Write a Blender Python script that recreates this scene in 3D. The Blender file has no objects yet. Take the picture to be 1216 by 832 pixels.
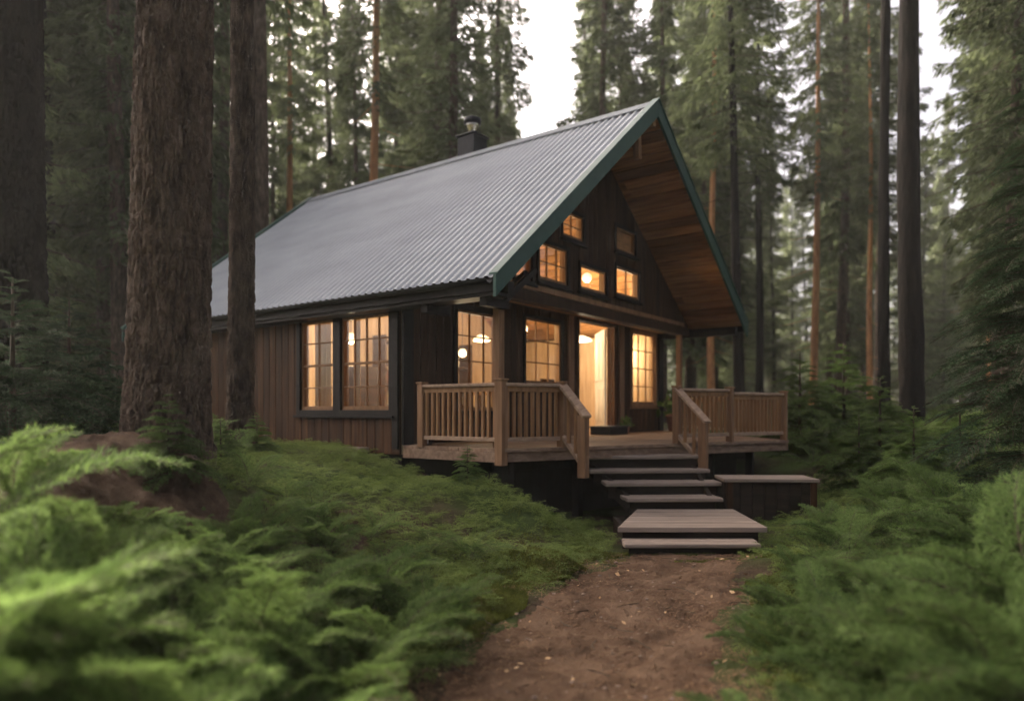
import bpy, math, random
import numpy as np
from mathutils import Vector, Matrix
R = math.radians
random.seed(7)
rng = np.random.default_rng(7)
scene = bpy.context.scene
col = scene.collection

# ------------------------------------------------------------------ camera, sky, sun, exposure
EYE = 1.33
cam = bpy.data.cameras.new('camera'); cam_o = bpy.data.objects.new('camera', cam); col.objects.link(cam_o)
cam_o.location = (0, 0, EYE); cam_o.rotation_euler = (R(90), 0, 0)
cam.sensor_width = 36; cam.sensor_fit = 'HORIZONTAL'
F = 830.0
cam.lens = 36 * F / 1216; cam.shift_y = 71 / 1216
cam.clip_start = 0.05; cam.clip_end = 1000
cam.dof.use_dof = True; cam.dof.focus_distance = 6.3; cam.dof.aperture_fstop = 0.72
scene.camera = cam_o

SUN_AZ, SUN_EL = R(-48), R(40)          # azimuth clockwise from +Y (the view direction)
world = bpy.data.worlds.new('World'); scene.world = world; world.use_nodes = True
wn = world.node_tree.nodes; wl = world.node_tree.links
bg = wn['Background']
sky = wn.new('ShaderNodeTexSky'); sky.sky_type = 'NISHITA'; sky.sun_disc = False
sky.sun_elevation = SUN_EL; sky.sun_rotation = SUN_AZ
sky.air_density = 0.2; sky.dust_density = 10.0; sky.ozone_density = 0.0
wl.new(sky.outputs[0], bg.inputs[0]); bg.inputs[1].default_value = 0.14
sd = bpy.data.lights.new('sun', 'SUN'); sun = bpy.data.objects.new('sun', sd); col.objects.link(sun)
sd.energy = 4.6; sd.angle = R(12); sd.color = (1.0, 0.86, 0.68)
sdir = Vector((math.sin(SUN_AZ) * math.cos(SUN_EL), math.cos(SUN_AZ) * math.cos(SUN_EL), math.sin(SUN_EL)))
sun.rotation_euler = sdir.to_track_quat('Z', 'Y').to_euler()
vs = scene.view_settings
vs.view_transform = 'Standard'; vs.look = 'None'; vs.gamma = 1.0; vs.use_curve_mapping = False
vs.exposure = 2.28
cy = scene.cycles
cy.use_denoising = True
try: cy.denoiser = 'OPENIMAGEDENOISE'
except Exception: pass
cy.max_bounces = 5; cy.diffuse_bounces = 3; cy.glossy_bounces = 2; cy.transmission_bounces = 2
cy.transparent_max_bounces = 8; cy.volume_bounces = 1
cy.caustics_reflective = False; cy.caustics_refractive = False
cy.sample_clamp_indirect = 3.0
cy.use_adaptive_sampling = True; cy.adaptive_threshold = 0.02

# ------------------------------------------------------------------ helpers
def tag(o, label=None, cat=None, group=None, kind=None):
    if label: o['label'] = label
    if cat: o['category'] = cat
    if group: o['group'] = group
    if kind: o['kind'] = kind
    return o

def empty(name, loc=(0, 0, 0), rz=0.0, label=None, cat=None, group=None):
    o = bpy.data.objects.new(name, None); col.objects.link(o)
    o.location = loc; o.rotation_euler = (0, 0, rz); o.empty_display_size = 0.2
    return tag(o, label, cat, group)

def copy_tree(o, parent=None):
    c = o.copy(); col.objects.link(c)
    if parent is not None: c.parent = parent
    for ch in list(o.children): copy_tree(ch, c)
    return c

class MB:
    """collects shapes and links them as one mesh object"""
    def __init__(s): s.v = []; s.f = []; s.m = []; s.sm = []
    def add(s, vs_, fs_, m=0, smooth=False):
        b = len(s.v); s.v += [tuple(p) for p in vs_]
        for f in fs_: s.f.append(tuple(i + b for i in f)); s.m.append(m); s.sm.append(smooth)
    def hexa(s, p, m=0):   # p: 8 corners, bottom ring then top ring
        s.add(p, [(3, 2, 1, 0), (4, 5, 6, 7), (0, 1, 5, 4), (1, 2, 6, 5), (2, 3, 7, 6), (3, 0, 4, 7)], m)
    def box(s, a, b, m=0):
        x0, y0, z0 = (min(a[i], b[i]) for i in range(3)); x1, y1, z1 = (max(a[i], b[i]) for i in range(3))
        s.hexa([(x0, y0, z0), (x1, y0, z0), (x1, y1, z0), (x0, y1, z0), (x0, y0, z1), (x1, y0, z1), (x1, y1, z1), (x0, y1, z1)], m)
    def beam(s, p, q, w, h, m=0, up=(0, 0, 1)):
        p = Vector(p); q = Vector(q); d = (q - p).normalized(); up = Vector(up)
        sd_ = d.cross(up)
        if sd_.length < 1e-4: sd_ = Vector((1, 0, 0))
        sd_.normalize(); u = sd_.cross(d).normalized()
        sd_ *= w / 2; u *= h / 2
        s.hexa([p - sd_ - u, q - sd_ - u, q + sd_ - u, p + sd_ - u, p - sd_ + u, q - sd_ + u, q + sd_ + u, p + sd_ + u], m)
    def tube(s, pts, rad, n=10, m=0, cap=True):
        pts = [Vector(p) for p in pts]; rings = []
        for i, p in enumerate(pts):
            d = (pts[min(i + 1, len(pts) - 1)] - pts[max(i - 1, 0)]).normalized()
            a = d.cross(Vector((0.31, 0.95, 0.05)))
            if a.length < 1e-3: a = d.cross(Vector((1, 0, 0)))
            a.normalize(); b = d.cross(a); r = rad[i] if hasattr(rad, '__len__') else rad
            rings.append([p + a * (r * math.cos(2 * math.pi * k / n)) + b * (r * math.sin(2 * math.pi * k / n)) for k in range(n)])
        vs_ = [p for rg in rings for p in rg]; fs_ = []
        for i in range(len(pts) - 1):
            for k in range(n):
                k2 = (k + 1) % n; fs_.append((i * n + k, i * n + k2, (i + 1) * n + k2, (i + 1) * n + k))
        if cap: fs_ += [tuple(range(n))[::-1], tuple((len(pts) - 1) * n + k for k in range(n))]
        s.add(vs_, fs_, m, True)
    def lathe(s, c, prof, n=20, m=0):
        vs_ = []; fs_ = []
        for r, z in prof:
            vs_ += [(c[0] + r * math.cos(2 * math.pi * k / n), c[1] + r * math.sin(2 * math.pi * k / n), c[2] + z) for k in range(n)]
        for i in range(len(prof) - 1):
            for k in range(n):
                k2 = (k + 1) % n; fs_.append((i * n + k, i * n + k2, (i + 1) * n + k2, (i + 1) * n + k))
        s.add(vs_, fs_, m, True)
    def prism(s, poly, z0, z1, m=0):   # poly in xy, counter-clockwise
        n = len(poly); vs_ = [(x, y, z0) for x, y in poly] + [(x, y, z1) for x, y in poly]
        s.add(vs_, [tuple(range(n))[::-1], tuple(range(n, 2 * n))] + [(i, (i + 1) % n, n + (i + 1) % n, n + i) for i in range(n)], m)
    def build(s, name, mats, parent=None, bevel=0.0):
        me = bpy.data.meshes.new(name); me.from_pydata(s.v, [], s.f)
        if not isinstance(mats, (list, tuple)): mats = [mats]
        for m in mats: me.materials.append(m)
        me.polygons.foreach_set('material_index', s.m); me.polygons.foreach_set('use_smooth', s.sm)
        me.update()
        o = bpy.data.objects.new(name, me); col.objects.link(o)
        if parent is not None: o.parent = parent
        if bevel > 0:
            bv = o.modifiers.new('bevel', 'BEVEL'); bv.width = bevel; bv.segments = 2; bv.limit_method = 'ANGLE'
        return o

def np_mesh(name, V, T, mats, mi=None, parent=None, smooth=False, link=True):
    """mesh from numpy arrays; T is (n,3) or (n,4)"""
    V = np.asarray(V, np.float32); T = np.asarray(T, np.int32); k = T.shape[1]
    me = bpy.data.meshes.new(name)
    me.vertices.add(len(V)); me.vertices.foreach_set('co', V.ravel())
    me.loops.add(T.size); me.loops.foreach_set('vertex_index', T.ravel())
    me.polygons.add(len(T)); me.polygons.foreach_set('loop_start', np.arange(0, T.size, k, dtype=np.int32))
    try: me.polygons.foreach_set('loop_total', np.full(len(T), k, np.int32))
    except Exception: pass
    if not isinstance(mats, (list, tuple)): mats = [mats]
    for m in mats: me.materials.append(m)
    if mi is not None: me.polygons.foreach_set('material_index', np.asarray(mi, np.int32))
    me.polygons.foreach_set('use_smooth', np.full(len(T), smooth))
    me.update(calc_edges=True); me.validate()
    if not link: return me
    o = bpy.data.objects.new(name, me); col.objects.link(o)
    if parent is not None: o.parent = parent
    return o

def _h(ix, iy, seed):
    n = (ix.astype(np.int64) * 374761393 + iy.astype(np.int64) * 668265263 + seed * 1442695041) & 0x7fffffff
    n = ((n ^ (n >> 13)) * 1274126177) & 0x7fffffff
    return ((n ^ (n >> 16)) & 0xffff) / 65535.0
def vnoise(x, y, seed=0):
    x = np.asarray(x, float); y = np.asarray(y, float)
    ix = np.floor(x); iy = np.floor(y); fx = x - ix; fy = y - iy
    fx = fx * fx * (3 - 2 * fx); fy = fy * fy * (3 - 2 * fy)
    a = _h(ix, iy, seed); b = _h(ix + 1, iy, seed); c = _h(ix, iy + 1, seed); d = _h(ix + 1, iy + 1, seed)
    return (a * (1 - fx) + b * fx) * (1 - fy) + (c * (1 - fx) + d * fx) * fy - 0.5
def fbm(x, y, seed=0, o=4):
    t = 0; a = 1.0
    for i in range(o): t = t + a * vnoise(x * 2 ** i + 17.3 * i, y * 2 ** i, seed + i); a *= 0.5
    return t
def cracks(x, y, seed, per=None):
    """voronoi F2-F1 on a jittered grid (per: period in x)"""
    ix = np.floor(x); iy = np.floor(y); f1 = np.full(x.shape, 9.0); f2 = np.full(x.shape, 9.0)
    for dx in (-1, 0, 1):
        for dy in (-1, 0, 1):
            cx_ = ix + dx; cy_ = iy + dy; hx = cx_ % per if per else cx_
            px = cx_ + 0.1 + 0.8 * _h(hx, cy_, seed); py = cy_ + 0.1 + 0.8 * _h(hx, cy_, seed + 5)
            d = np.hypot(x - px, y - py)
            f2 = np.where(d < f1, f1, np.minimum(f2, d)); f1 = np.minimum(f1, d)
    return f2 - f1
def sstep(t): t = np.clip(t, 0, 1); return t * t * (3 - 2 * t)

# ------------------------------------------------------------------ materials
def mat(name, color, rough=0.7, metal=0.0, spec=0.3):
    m = bpy.data.materials.new(name); m.use_nodes = True
    p = m.node_tree.nodes['Principled BSDF']
    p.inputs['Base Color'].default_value = (*color, 1); p.inputs['Roughness'].default_value = rough
    p.inputs['Metallic'].default_value = metal; p.inputs['Specular IOR Level'].default_value = spec
    return m
def nd(m, t, **kw):
    n = m.node_tree.nodes.new(t)
    for k, v in kw.items(): setattr(n, k, v)
    return n
def lk(m, a, b): m.node_tree.links.new(a, b)
def noise_mat(name, stops, scale=(1, 1, 1), nscale=5.0, detail=6.0, rough=0.8, bump=0.3, bdist=0.02, island=0.0, objrand=0.0, spec=0.25, metal=0.0, fine=None):
    """noise-driven colour ramp + bump, in object coordinates; island / objrand vary the value per piece / object"""
    m = mat(name, stops[0][1], rough, metal, spec); p = m.node_tree.nodes['Principled BSDF']
    tc = nd(m, 'ShaderNodeTexCoord'); mp = nd(m, 'ShaderNodeMapping'); mp.inputs['Scale'].default_value = scale
    lk(m, tc.outputs['Object'], mp.inputs['Vector'])
    geo = nd(m, 'ShaderNodeNewGeometry')
    vec = mp.outputs['Vector']
    if island:
        ad = nd(m, 'ShaderNodeVectorMath', operation='ADD'); ml = nd(m, 'ShaderNodeMath', operation='MULTIPLY'); ml.inputs[1].default_value = 37.0
        lk(m, geo.outputs['Random Per Island'], ml.inputs[0]); lk(m, mp.outputs['Vector'], ad.inputs[0]); lk(m, ml.outputs[0], ad.inputs[1]); vec = ad.outputs[0]
    nz = nd(m, 'ShaderNodeTexNoise'); nz.inputs['Scale'].default_value = nscale; nz.inputs['Detail'].default_value = detail; nz.inputs['Roughness'].default_value = 0.6
    lk(m, vec, nz.inputs['Vector'])
    rp = nd(m, 'ShaderNodeValToRGB'); e = rp.color_ramp.elements
    while len(e) < len(stops): e.new(0.5)
    for i, (pos, c) in enumerate(stops): e[i].position = pos; e[i].color = (*c, 1)
    lk(m, nz.outputs['Fac'], rp.inputs['Fac']); out = rp.outputs['Color']
    hs = None
    if island or objrand:
        hs = nd(m, 'ShaderNodeHueSaturation'); mr = nd(m, 'ShaderNodeMapRange')
        k = max(island, objrand); mr.inputs['To Min'].default_value = 1 - k; mr.inputs['To Max'].default_value = 1 + k
        if island: lk(m, geo.outputs['Random Per Island'], mr.inputs['Value'])
        else:
            oi = nd(m, 'ShaderNodeObjectInfo'); lk(m, oi.outputs['Random'], mr.inputs['Value'])
        lk(m, mr.outputs[0], hs.inputs['Value']); lk(m, out, hs.inputs['Color']); out = hs.outputs['Color']
    lk(m, out, p.inputs['Base Color'])
    if bump:
        bp = nd(m, 'ShaderNodeBump'); bp.inputs['Strength'].default_value = bump; bp.inputs['Distance'].default_value = bdist
        src = nz.outputs['Fac']
        if fine:
            n2 = nd(m, 'ShaderNodeTexNoise'); n2.inputs['Scale'].default_value = fine; n2.inputs['Detail'].default_value = 4
            lk(m, tc.outputs['Object'], n2.inputs['Vector']); ad2 = nd(m, 'ShaderNodeMath', operation='ADD')
            lk(m, nz.outputs['Fac'], ad2.inputs[0]); lk(m, n2.outputs['Fac'], ad2.inputs[1]); src = ad2.outputs[0]
        lk(m, src, bp.inputs['Height']); lk(m, bp.outputs['Normal'], p.inputs['Normal'])
    return m
def wood(name, dark, light, axis='z', rough=0.65, island=0.25, nscale=7.0):
    sc = {'x': (0.6, 9, 9), 'y': (9, 0.6, 9), 'z': (9, 9, 0.6)}[axis]
    return noise_mat(name, [(0.3, dark), (0.7, light)], sc, nscale / 3, 5, rough, 0.25, 0.004, island=island, spec=0.12)
def leaf_mat(name, c_dark, c_light, trans=0.35, objrand=0.25):
    m = mat(name, c_light, 0.75, 0, 0.08); p = m.node_tree.nodes['Principled BSDF']
    geo = nd(m, 'ShaderNodeNewGeometry'); oi = nd(m, 'ShaderNodeObjectInfo')
    tc = nd(m, 'ShaderNodeTexCoord'); nz = nd(m, 'ShaderNodeTexNoise'); nz.inputs['Scale'].default_value = 1.7; nz.inputs['Detail'].default_value = 2
    lk(m, tc.outputs['Object'], nz.inputs['Vector'])
    mixv = nd(m, 'ShaderNodeMath', operation='MULTIPLY_ADD'); mixv.inputs[1].default_value = 0.6; lk(m, geo.outputs['Random Per Island'], mixv.inputs[0])
    ofs = nd(m, 'ShaderNodeMath', operation='MULTIPLY_ADD'); ofs.inputs[1].default_value = 1.4; ofs.inputs[2].default_value = -0.5; lk(m, nz.outputs['Fac'], ofs.inputs[0]); lk(m, ofs.outputs[0], mixv.inputs[2])
    rp = nd(m, 'ShaderNodeValToRGB'); e = rp.color_ramp.elements; e[0].color = (*c_dark, 1); e[1].color = (*c_light, 1); e[0].position = 0.1; e[1].position = 0.85
    lk(m, mixv.outputs[0], rp.inputs['Fac'])
    hs = nd(m, 'ShaderNodeHueSaturation'); mr = nd(m, 'ShaderNodeMapRange'); mr.inputs['To Min'].default_value = 1 - objrand; mr.inputs['To Max'].default_value = 1 + objrand
    lk(m, oi.outputs['Random'], mr.inputs['Value']); lk(m, mr.outputs[0], hs.inputs['Value']); lk(m, rp.outputs['Color'], hs.inputs['Color'])
    lk(m, hs.outputs['Color'], p.inputs['Base Color'])
    tr = nd(m, 'ShaderNodeBsdfTranslucent'); lk(m, hs.outputs['Color'], tr.inputs['Color'])
    mx = nd(m, 'ShaderNodeMixShader'); mx.inputs[0].default_value = trans
    lk(m, p.outputs[0], mx.inputs[1]); lk(m, tr.outputs[0], mx.inputs[2])
    lk(m, mx.outputs[0], m.node_tree.nodes['Material Output'].inputs['Surface'])
    return m
def emit(name, color, strength):
    m = bpy.data.materials.new(name); m.use_nodes = True; p = m.node_tree.nodes['Principled BSDF']
    p.inputs['Base Color'].default_value = (*color, 1); p.inputs['Emission Color'].default_value = (*color, 1); p.inputs['Emission Strength'].default_value = strength
    return m

M = {}
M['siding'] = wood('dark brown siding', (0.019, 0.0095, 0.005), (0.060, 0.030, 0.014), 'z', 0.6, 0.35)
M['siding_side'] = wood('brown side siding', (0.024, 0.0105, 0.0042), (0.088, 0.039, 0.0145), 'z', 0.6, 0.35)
M['trim_dark'] = wood('almost black trim', (0.008, 0.007, 0.006), (0.018, 0.014, 0.011), 'z', 0.5, 0.1)
M['trim_v'] = wood('warm trim upright', (0.16, 0.085, 0.040), (0.30, 0.165, 0.080), 'z', 0.55, 0.15)
M['post_v'] = wood('brown post', (0.15, 0.082, 0.043), (0.29, 0.165, 0.088), 'z', 0.6, 0.15)
M['rail_v'] = wood('baluster wood', (0.20, 0.108, 0.050), (0.37, 0.205, 0.098), 'z', 0.6, 0.25)
M['rail_x'] = wood('rail wood', (0.23, 0.150, 0.098), (0.42, 0.290, 0.195), 'x', 0.6, 0.15)
M['deck'] = wood('weathered deck board', (0.16, 0.102, 0.066), (0.32, 0.215, 0.145), 'x', 0.7, 0.2)
M['tread'] = wood('weathered step board', (0.17, 0.128, 0.098), (0.33, 0.262, 0.210), 'x', 0.7, 0.12)
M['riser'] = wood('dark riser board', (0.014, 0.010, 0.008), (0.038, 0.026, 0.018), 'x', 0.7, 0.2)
M['soffit'] = wood('soffit boards', (0.15, 0.070, 0.027), (0.36, 0.180, 0.070), 'y', 0.55, 0.45)
M['inner'] = wood('interior pine boards', (0.27, 0.175, 0.095), (0.48, 0.335, 0.20), 'z', 0.6, 0.2)
M['inner_floor'] = wood('interior floorboards', (0.16, 0.08, 0.035), (0.30, 0.16, 0.07), 'x', 0.4, 0.2)
M['cream'] = noise_mat('cream paint', [(0.3, (0.50, 0.44, 0.34)), (0.7, (0.58, 0.51, 0.40))], nscale=3, bump=0.05)
M['furn'] = wood('dark furniture wood', (0.035, 0.018, 0.009), (0.09, 0.045, 0.022), 'x', 0.5, 0.25)
M['black'] = noise_mat('black painted metal', [(0.3, (0.008, 0.009, 0.010)), (0.7, (0.02, 0.022, 0.024))], nscale=12, rough=0.45, bump=0.05)
M['green'] = noise_mat('dark green paint', [(0.3, (0.022, 0.062, 0.047)), (0.7, (0.034, 0.082, 0.063))], (1, 1, 1), 9, rough=0.5, bump=0.08, bdist=0.003)
M['roof'] = noise_mat('grey painted steel', [(0.3, (0.215, 0.235, 0.255)), (0.72, (0.295, 0.316, 0.338))], (1, 0.4, 1), 2.2, 7, rough=0.6, bump=0.03, bdist=0.004, spec=0.5)
M['ridge'] = noise_mat('grey ridge flashing', [(0.3, (0.15, 0.165, 0.18)), (0.7, (0.21, 0.225, 0.24))], nscale=4, rough=0.8, bump=0.03, spec=0.1)
M['steel'] = mat('stainless steel', (0.6, 0.58, 0.55), 0.25, 1.0)
M['fabric'] = noise_mat('pale curtain cloth', [(0.3, (0.60, 0.45, 0.27)), (0.7, (0.72, 0.57, 0.36))], (20, 20, 0.5), 2, bump=0.1)
M['white'] = noise_mat('white enamel', [(0.3, (0.70, 0.68, 0.62)), (0.7, (0.78, 0.76, 0.70))], nscale=4, bump=0.03)
M['clay'] = noise_mat('clay pot', [(0.3, (0.22, 0.10, 0.06)), (0.7, (0.32, 0.16, 0.10))], nscale=8, bump=0.1)
M['glow'] = emit('lit lamp glass', (1.0, 0.80, 0.54), 0.4)
m = bpy.data.materials.new('window glass'); m.use_nodes = True; nt = m.node_tree
nt.nodes.remove(nt.nodes['Principled BSDF'])
tr = nd(m, 'ShaderNodeBsdfTransparent'); gl = nd(m, 'ShaderNodeBsdfGlossy'); gl.inputs['Roughness'].default_value = 0.03
lw = nd(m, 'ShaderNodeLayerWeight'); lw.inputs['Blend'].default_value = 0.25; fr = nd(m, 'ShaderNodeMath', operation='MULTIPLY_ADD'); fr.inputs[1].default_value = 0.16; fr.inputs[2].default_value = 0.02; lk(m, lw.outputs['Facing'], fr.inputs[0]); mx = nd(m, 'ShaderNodeMixShader')
tr.inputs['Color'].default_value = (0.93, 0.92, 0.88, 1)
lk(m, fr.outputs[0], mx.inputs[0]); lk(m, tr.outputs[0], mx.inputs[1]); lk(m, gl.outputs[0], mx.inputs[2]); lk(m, mx.outputs[0], nt.nodes['Material Output'].inputs['Surface'])
M['glass'] = m
BARK = [(0.30, (0.026, 0.019, 0.014)), (0.55, (0.090, 0.064, 0.047)), (0.75, (0.165, 0.121, 0.092))]
M['bark'] = noise_mat('brown scaly bark', BARK, (1, 1, 0.28), 16, 8, 0.9, 0.9, 0.03, objrand=0.2, spec=0.1, fine=60)
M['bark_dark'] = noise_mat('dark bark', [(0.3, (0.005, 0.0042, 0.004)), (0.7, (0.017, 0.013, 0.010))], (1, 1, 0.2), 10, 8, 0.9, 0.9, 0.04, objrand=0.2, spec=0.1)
M['bark_red'] = noise_mat('orange pine bark with painted sun', [(0.3, (0.24, 0.105, 0.045)), (0.7, (0.55, 0.28, 0.125))], (1, 1, 0.25), 7, 6, 0.85, 0.5, 0.03, objrand=0.15, spec=0.1)  # orange bark, brightened so its colour also carries the sun on the trunks
M['twig'] = noise_mat('twig bark', [(0.3, (0.030, 0.022, 0.014)), (0.7, (0.075, 0.055, 0.032))], nscale=20, bump=0.2)
M['fern'] = leaf_mat('soft fir needles', (0.050, 0.088, 0.022), (0.175, 0.258, 0.074), 0.45)
M['fern_dark'] = leaf_mat('darker fir needles', (0.045, 0.078, 0.022), (0.155, 0.228, 0.068), 0.42)  # slightly darker green version of the soft needles
M['cover'] = leaf_mat('ground cover leaves', (0.090, 0.128, 0.030), (0.240, 0.305, 0.088), 0.35, 0.05)
M['moss'] = leaf_mat('moss', (0.060, 0.072, 0.014), (0.145, 0.160, 0.034), 0.3, 0.1)
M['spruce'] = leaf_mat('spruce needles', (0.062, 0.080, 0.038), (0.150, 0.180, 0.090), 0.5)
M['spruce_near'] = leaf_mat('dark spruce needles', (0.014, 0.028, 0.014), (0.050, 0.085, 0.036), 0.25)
M['needle_dry'] = noise_mat('dry needle', [(0.3, (0.10, 0.052, 0.026)), (0.7, (0.25, 0.145, 0.075))], nscale=20, bump=0.0, island=0.4)
M['stone'] = noise_mat('pebble', [(0.3, (0.10, 0.065, 0.046)), (0.7, (0.24, 0.18, 0.14))], nscale=30, bump=0.2, island=0.4)
M['litter'] = noise_mat('dry leaf', [(0.3, (0.26, 0.15, 0.07)), (0.7, (0.48, 0.33, 0.18))], nscale=20, bump=0.2, island=0.4)
M['soil'] = noise_mat('red brown soil', [(0.28, (0.042, 0.024, 0.014)), (0.5, (0.108, 0.065, 0.039)), (0.75, (0.185, 0.120, 0.076))], (1, 1, 1), 3.2, 12, 0.95, 0.9, 0.03, spec=0.1, fine=90)
M['mound'] = noise_mat('needle covered soil', [(0.28, (0.026, 0.016, 0.010)), (0.5, (0.065, 0.041, 0.026)), (0.75, (0.115, 0.076, 0.050))], (1, 1, 1), 6, 12, 0.95, 0.9, 0.03, spec=0.1, fine=110)
# forest floor: brown litter with green moss patches
m = noise_mat('forest floor', [(0.3, (0.030, 0.020, 0.013)), (0.7, (0.085, 0.056, 0.035))], (1, 1, 1), 7, 10, 0.95, 0.9, 0.04, spec=0.1, fine=50)
n2 = nd(m, 'ShaderNodeTexNoise'); n2.inputs['Scale'].default_value = 0.9; n2.inputs['Detail'].default_value = 8
tc = [n for n in m.node_tree.nodes if n.type == 'TEX_COORD'][0]; lk(m, tc.outputs['Object'], n2.inputs['Vector'])
rp = nd(m, 'ShaderNodeValToRGB'); rp.color_ramp.elements[0].position = 0.42; rp.color_ramp.elements[1].position = 0.6; lk(m, n2.outputs['Fac'], rp.inputs['Fac'])
mc = nd(m, 'ShaderNodeMixRGB'); mc.inputs[2].default_value = (0.052, 0.075, 0.020, 1); lk(m, rp.outputs['Color'], mc.inputs[0])
p = m.node_tree.nodes['Principled BSDF']; src = p.inputs['Base Color'].links[0].from_socket; lk(m, src, mc.inputs[1]); lk(m, mc.outputs[0], p.inputs['Base Color'])
M['floor'] = m

# ------------------------------------------------------------------ terrain
PC = np.array([(-3, -0.35, 0.75), (2, 0.05, 0.78), (3.3, 0.28, 0.78), (4.3, 0.62, 0.76), (5.3, 1.05, 0.72), (6.4, 1.60, 0.66), (9.5, 1.85, 0.8)])
def path_c(y): return np.interp(y, PC[:, 0], PC[:, 1]), np.interp(y, PC[:, 0], PC[:, 2])
# house frame
AX, AY = -1.373, 8.7; UX, UY = 0.5934, 0.8049
DECK_Z = 0.90
def w2l(X, Y): dx, dy = X - AX, Y - AY; return dx * UX + dy * UY, -dx * UY + dy * UX
def l2w(x, y): return AX + UX * x - UY * y, AY + UY * x + UX * y
BUMPS = [(-2.62, 4.35, 0.75, 0.33), (-2.2, 4.9, 0.6, 0.18), (0.36, 5.55, 0.20, 0.15), (0.15, 5.75, 0.25, 0.12), (-0.22, 4.55, 0.20, 0.12), (-0.20, 4.15, 0.16, 0.08), (-0.25, 4.9, 0.3, 0.10), (2.15, 5.7, 0.35, 0.12), (-0.45, 7.15, 0.55, 0.24), (0.15, 7.05, 0.45, 0.16), (-1.9, 2.5, 0.8, 0.06)]
def ground_h(X, Y):
    X = np.asarray(X, float); Y = np.asarray(Y, float)
    xc, hw = path_c(Y); d = np.abs(X - xc) - hw
    left = X < xc
    hl = 0.84 * sstep(d / np.interp(Y, [1.5, 4, 6], [2.3, 3.0, 3.6])); hr = 0.42 * sstep(d / 2.6) + 0.35 * sstep((d - 1.5) / 5)
    h = np.where(left, hl, hr) * (d > 0)
    back = sstep((Y - 9.0) / 4.5)                      # the dip of the path runs out behind the house front
    h = h * (1 - back) + back * 0.80
    lx = (X - AX) * UX + (Y - AY) * UY; ly = -(X - AX) * UY + (Y - AY) * UX
    inh = sstep((lx + 0.2) / 0.4) * sstep((7.9 - lx) / 0.4) * sstep((ly + 0.3) / 0.5) * sstep((7.6 - ly) / 0.4)
    rough = 0.10 * fbm(X * 0.7, Y * 0.7, 3) * sstep(d / 0.8) + 0.5 * fbm(X * 0.07, Y * 0.07, 9, 2) * sstep((np.hypot(X, Y - 9) - 12) / 15)
    h = h + rough + 0.016 * fbm(X * 4, Y * 4, 21)
    for bx, by, r, a in BUMPS: h = h + a * np.exp(-((X - bx) ** 2 + (Y - by) ** 2) / (r * r))
    return h * (1 - inh) + inh * 0.55
def gz(x, y): return float(ground_h(np.array([x]), np.array([y]))[0])
def proj(X, Y, Z): return 608 + F * X / Y, 487 - F * (Z - EYE) / Y

tx = np.linspace(-1, 1, 300); gx = np.sinh(tx * 4.1) / math.sinh(4.1) * 110 + 0.3
ty = np.linspace(0, 1, 330); gy = -6 + 12 * ty + (np.sinh(ty * 4.0) / math.sinh(4.0)) * 150
GX, GY = np.meshgrid(gx, gy); GZ = ground_h(GX, GY)
xc, hw = path_c(GY); GZ = np.where((np.abs(GX - xc) < hw - 0.18) & (GY < 6.3), GZ - 0.05, GZ)
ni, nj = GX.shape
idx = np.arange(ni * nj).reshape(ni, nj)
T = np.stack([idx[:-1, :-1], idx[:-1, 1:], idx[1:, 1:], idx[1:, :-1]], -1).reshape(-1, 4)
tag(np_mesh('ground', np.stack([GX, GY, GZ], -1).reshape(-1, 3), T, M['floor'], smooth=True), kind='structure')
# trodden path, edges dipping under the forest floor
ys = np.linspace(-2, 6.6, 520); ts = np.linspace(-1, 1, 150)
TS, YS = np.meshgrid(ts, ys); xc, hw = path_c(YS)
edge = 1.0 + 0.34 * fbm(YS * 1.6 + 40 * (TS > 0), TS * 0 + 3, 5) + 0.10 * fbm(YS * 9 + 40 * (TS > 0), TS * 0 + 3, 6)
PX = xc + TS * hw * edge; PZ = ground_h(PX, YS) + 0.012 - 0.05 * sstep((np.abs(TS) - 0.70) / 0.30) + 0.020 * fbm(PX * 9, YS * 9, 31, 5) + 0.026 * np.clip(fbm(PX * 30, YS * 30, 41, 2), 0, 1)
idx = np.arange(TS.size).reshape(TS.shape)
T = np.stack([idx[:-1, :-1], idx[:-1, 1:], idx[1:, 1:], idx[1:, :-1]], -1).reshape(-1, 4)
tag(np_mesh('path', np.stack([PX, YS, PZ], -1).reshape(-1, 3), T, M['soil'], smooth=True), kind='structure')
# bare soil mound by the big trunk
aa = np.linspace(0, 2 * math.pi, 60); rr = np.linspace(0, 1, 30); AA, RR = np.meshgrid(aa, rr)
MX = -2.50 + RR * 0.90 * np.cos(AA); MY = 4.25 + RR * 0.68 * np.sin(AA)
MZ = ground_h(MX, MY) + 0.03 + 0.05 * fbm(MX * 5, MY * 5, 77) + 0.045 * fbm(MX * 14, MY * 14, 78, 5) - 0.10 * sstep((RR - 0.75) / 0.25)
idx = np.arange(AA.size).reshape(AA.shape)
T = np.stack([idx[:-1, :-1], idx[:-1, 1:], idx[1:, 1:], idx[1:, :-1]], -1).reshape(-1, 4)
tag(np_mesh('soil_mound', np.stack([MX, MY, MZ], -1).reshape(-1, 3), T, M['mound'], smooth=True), kind='structure')

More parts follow.
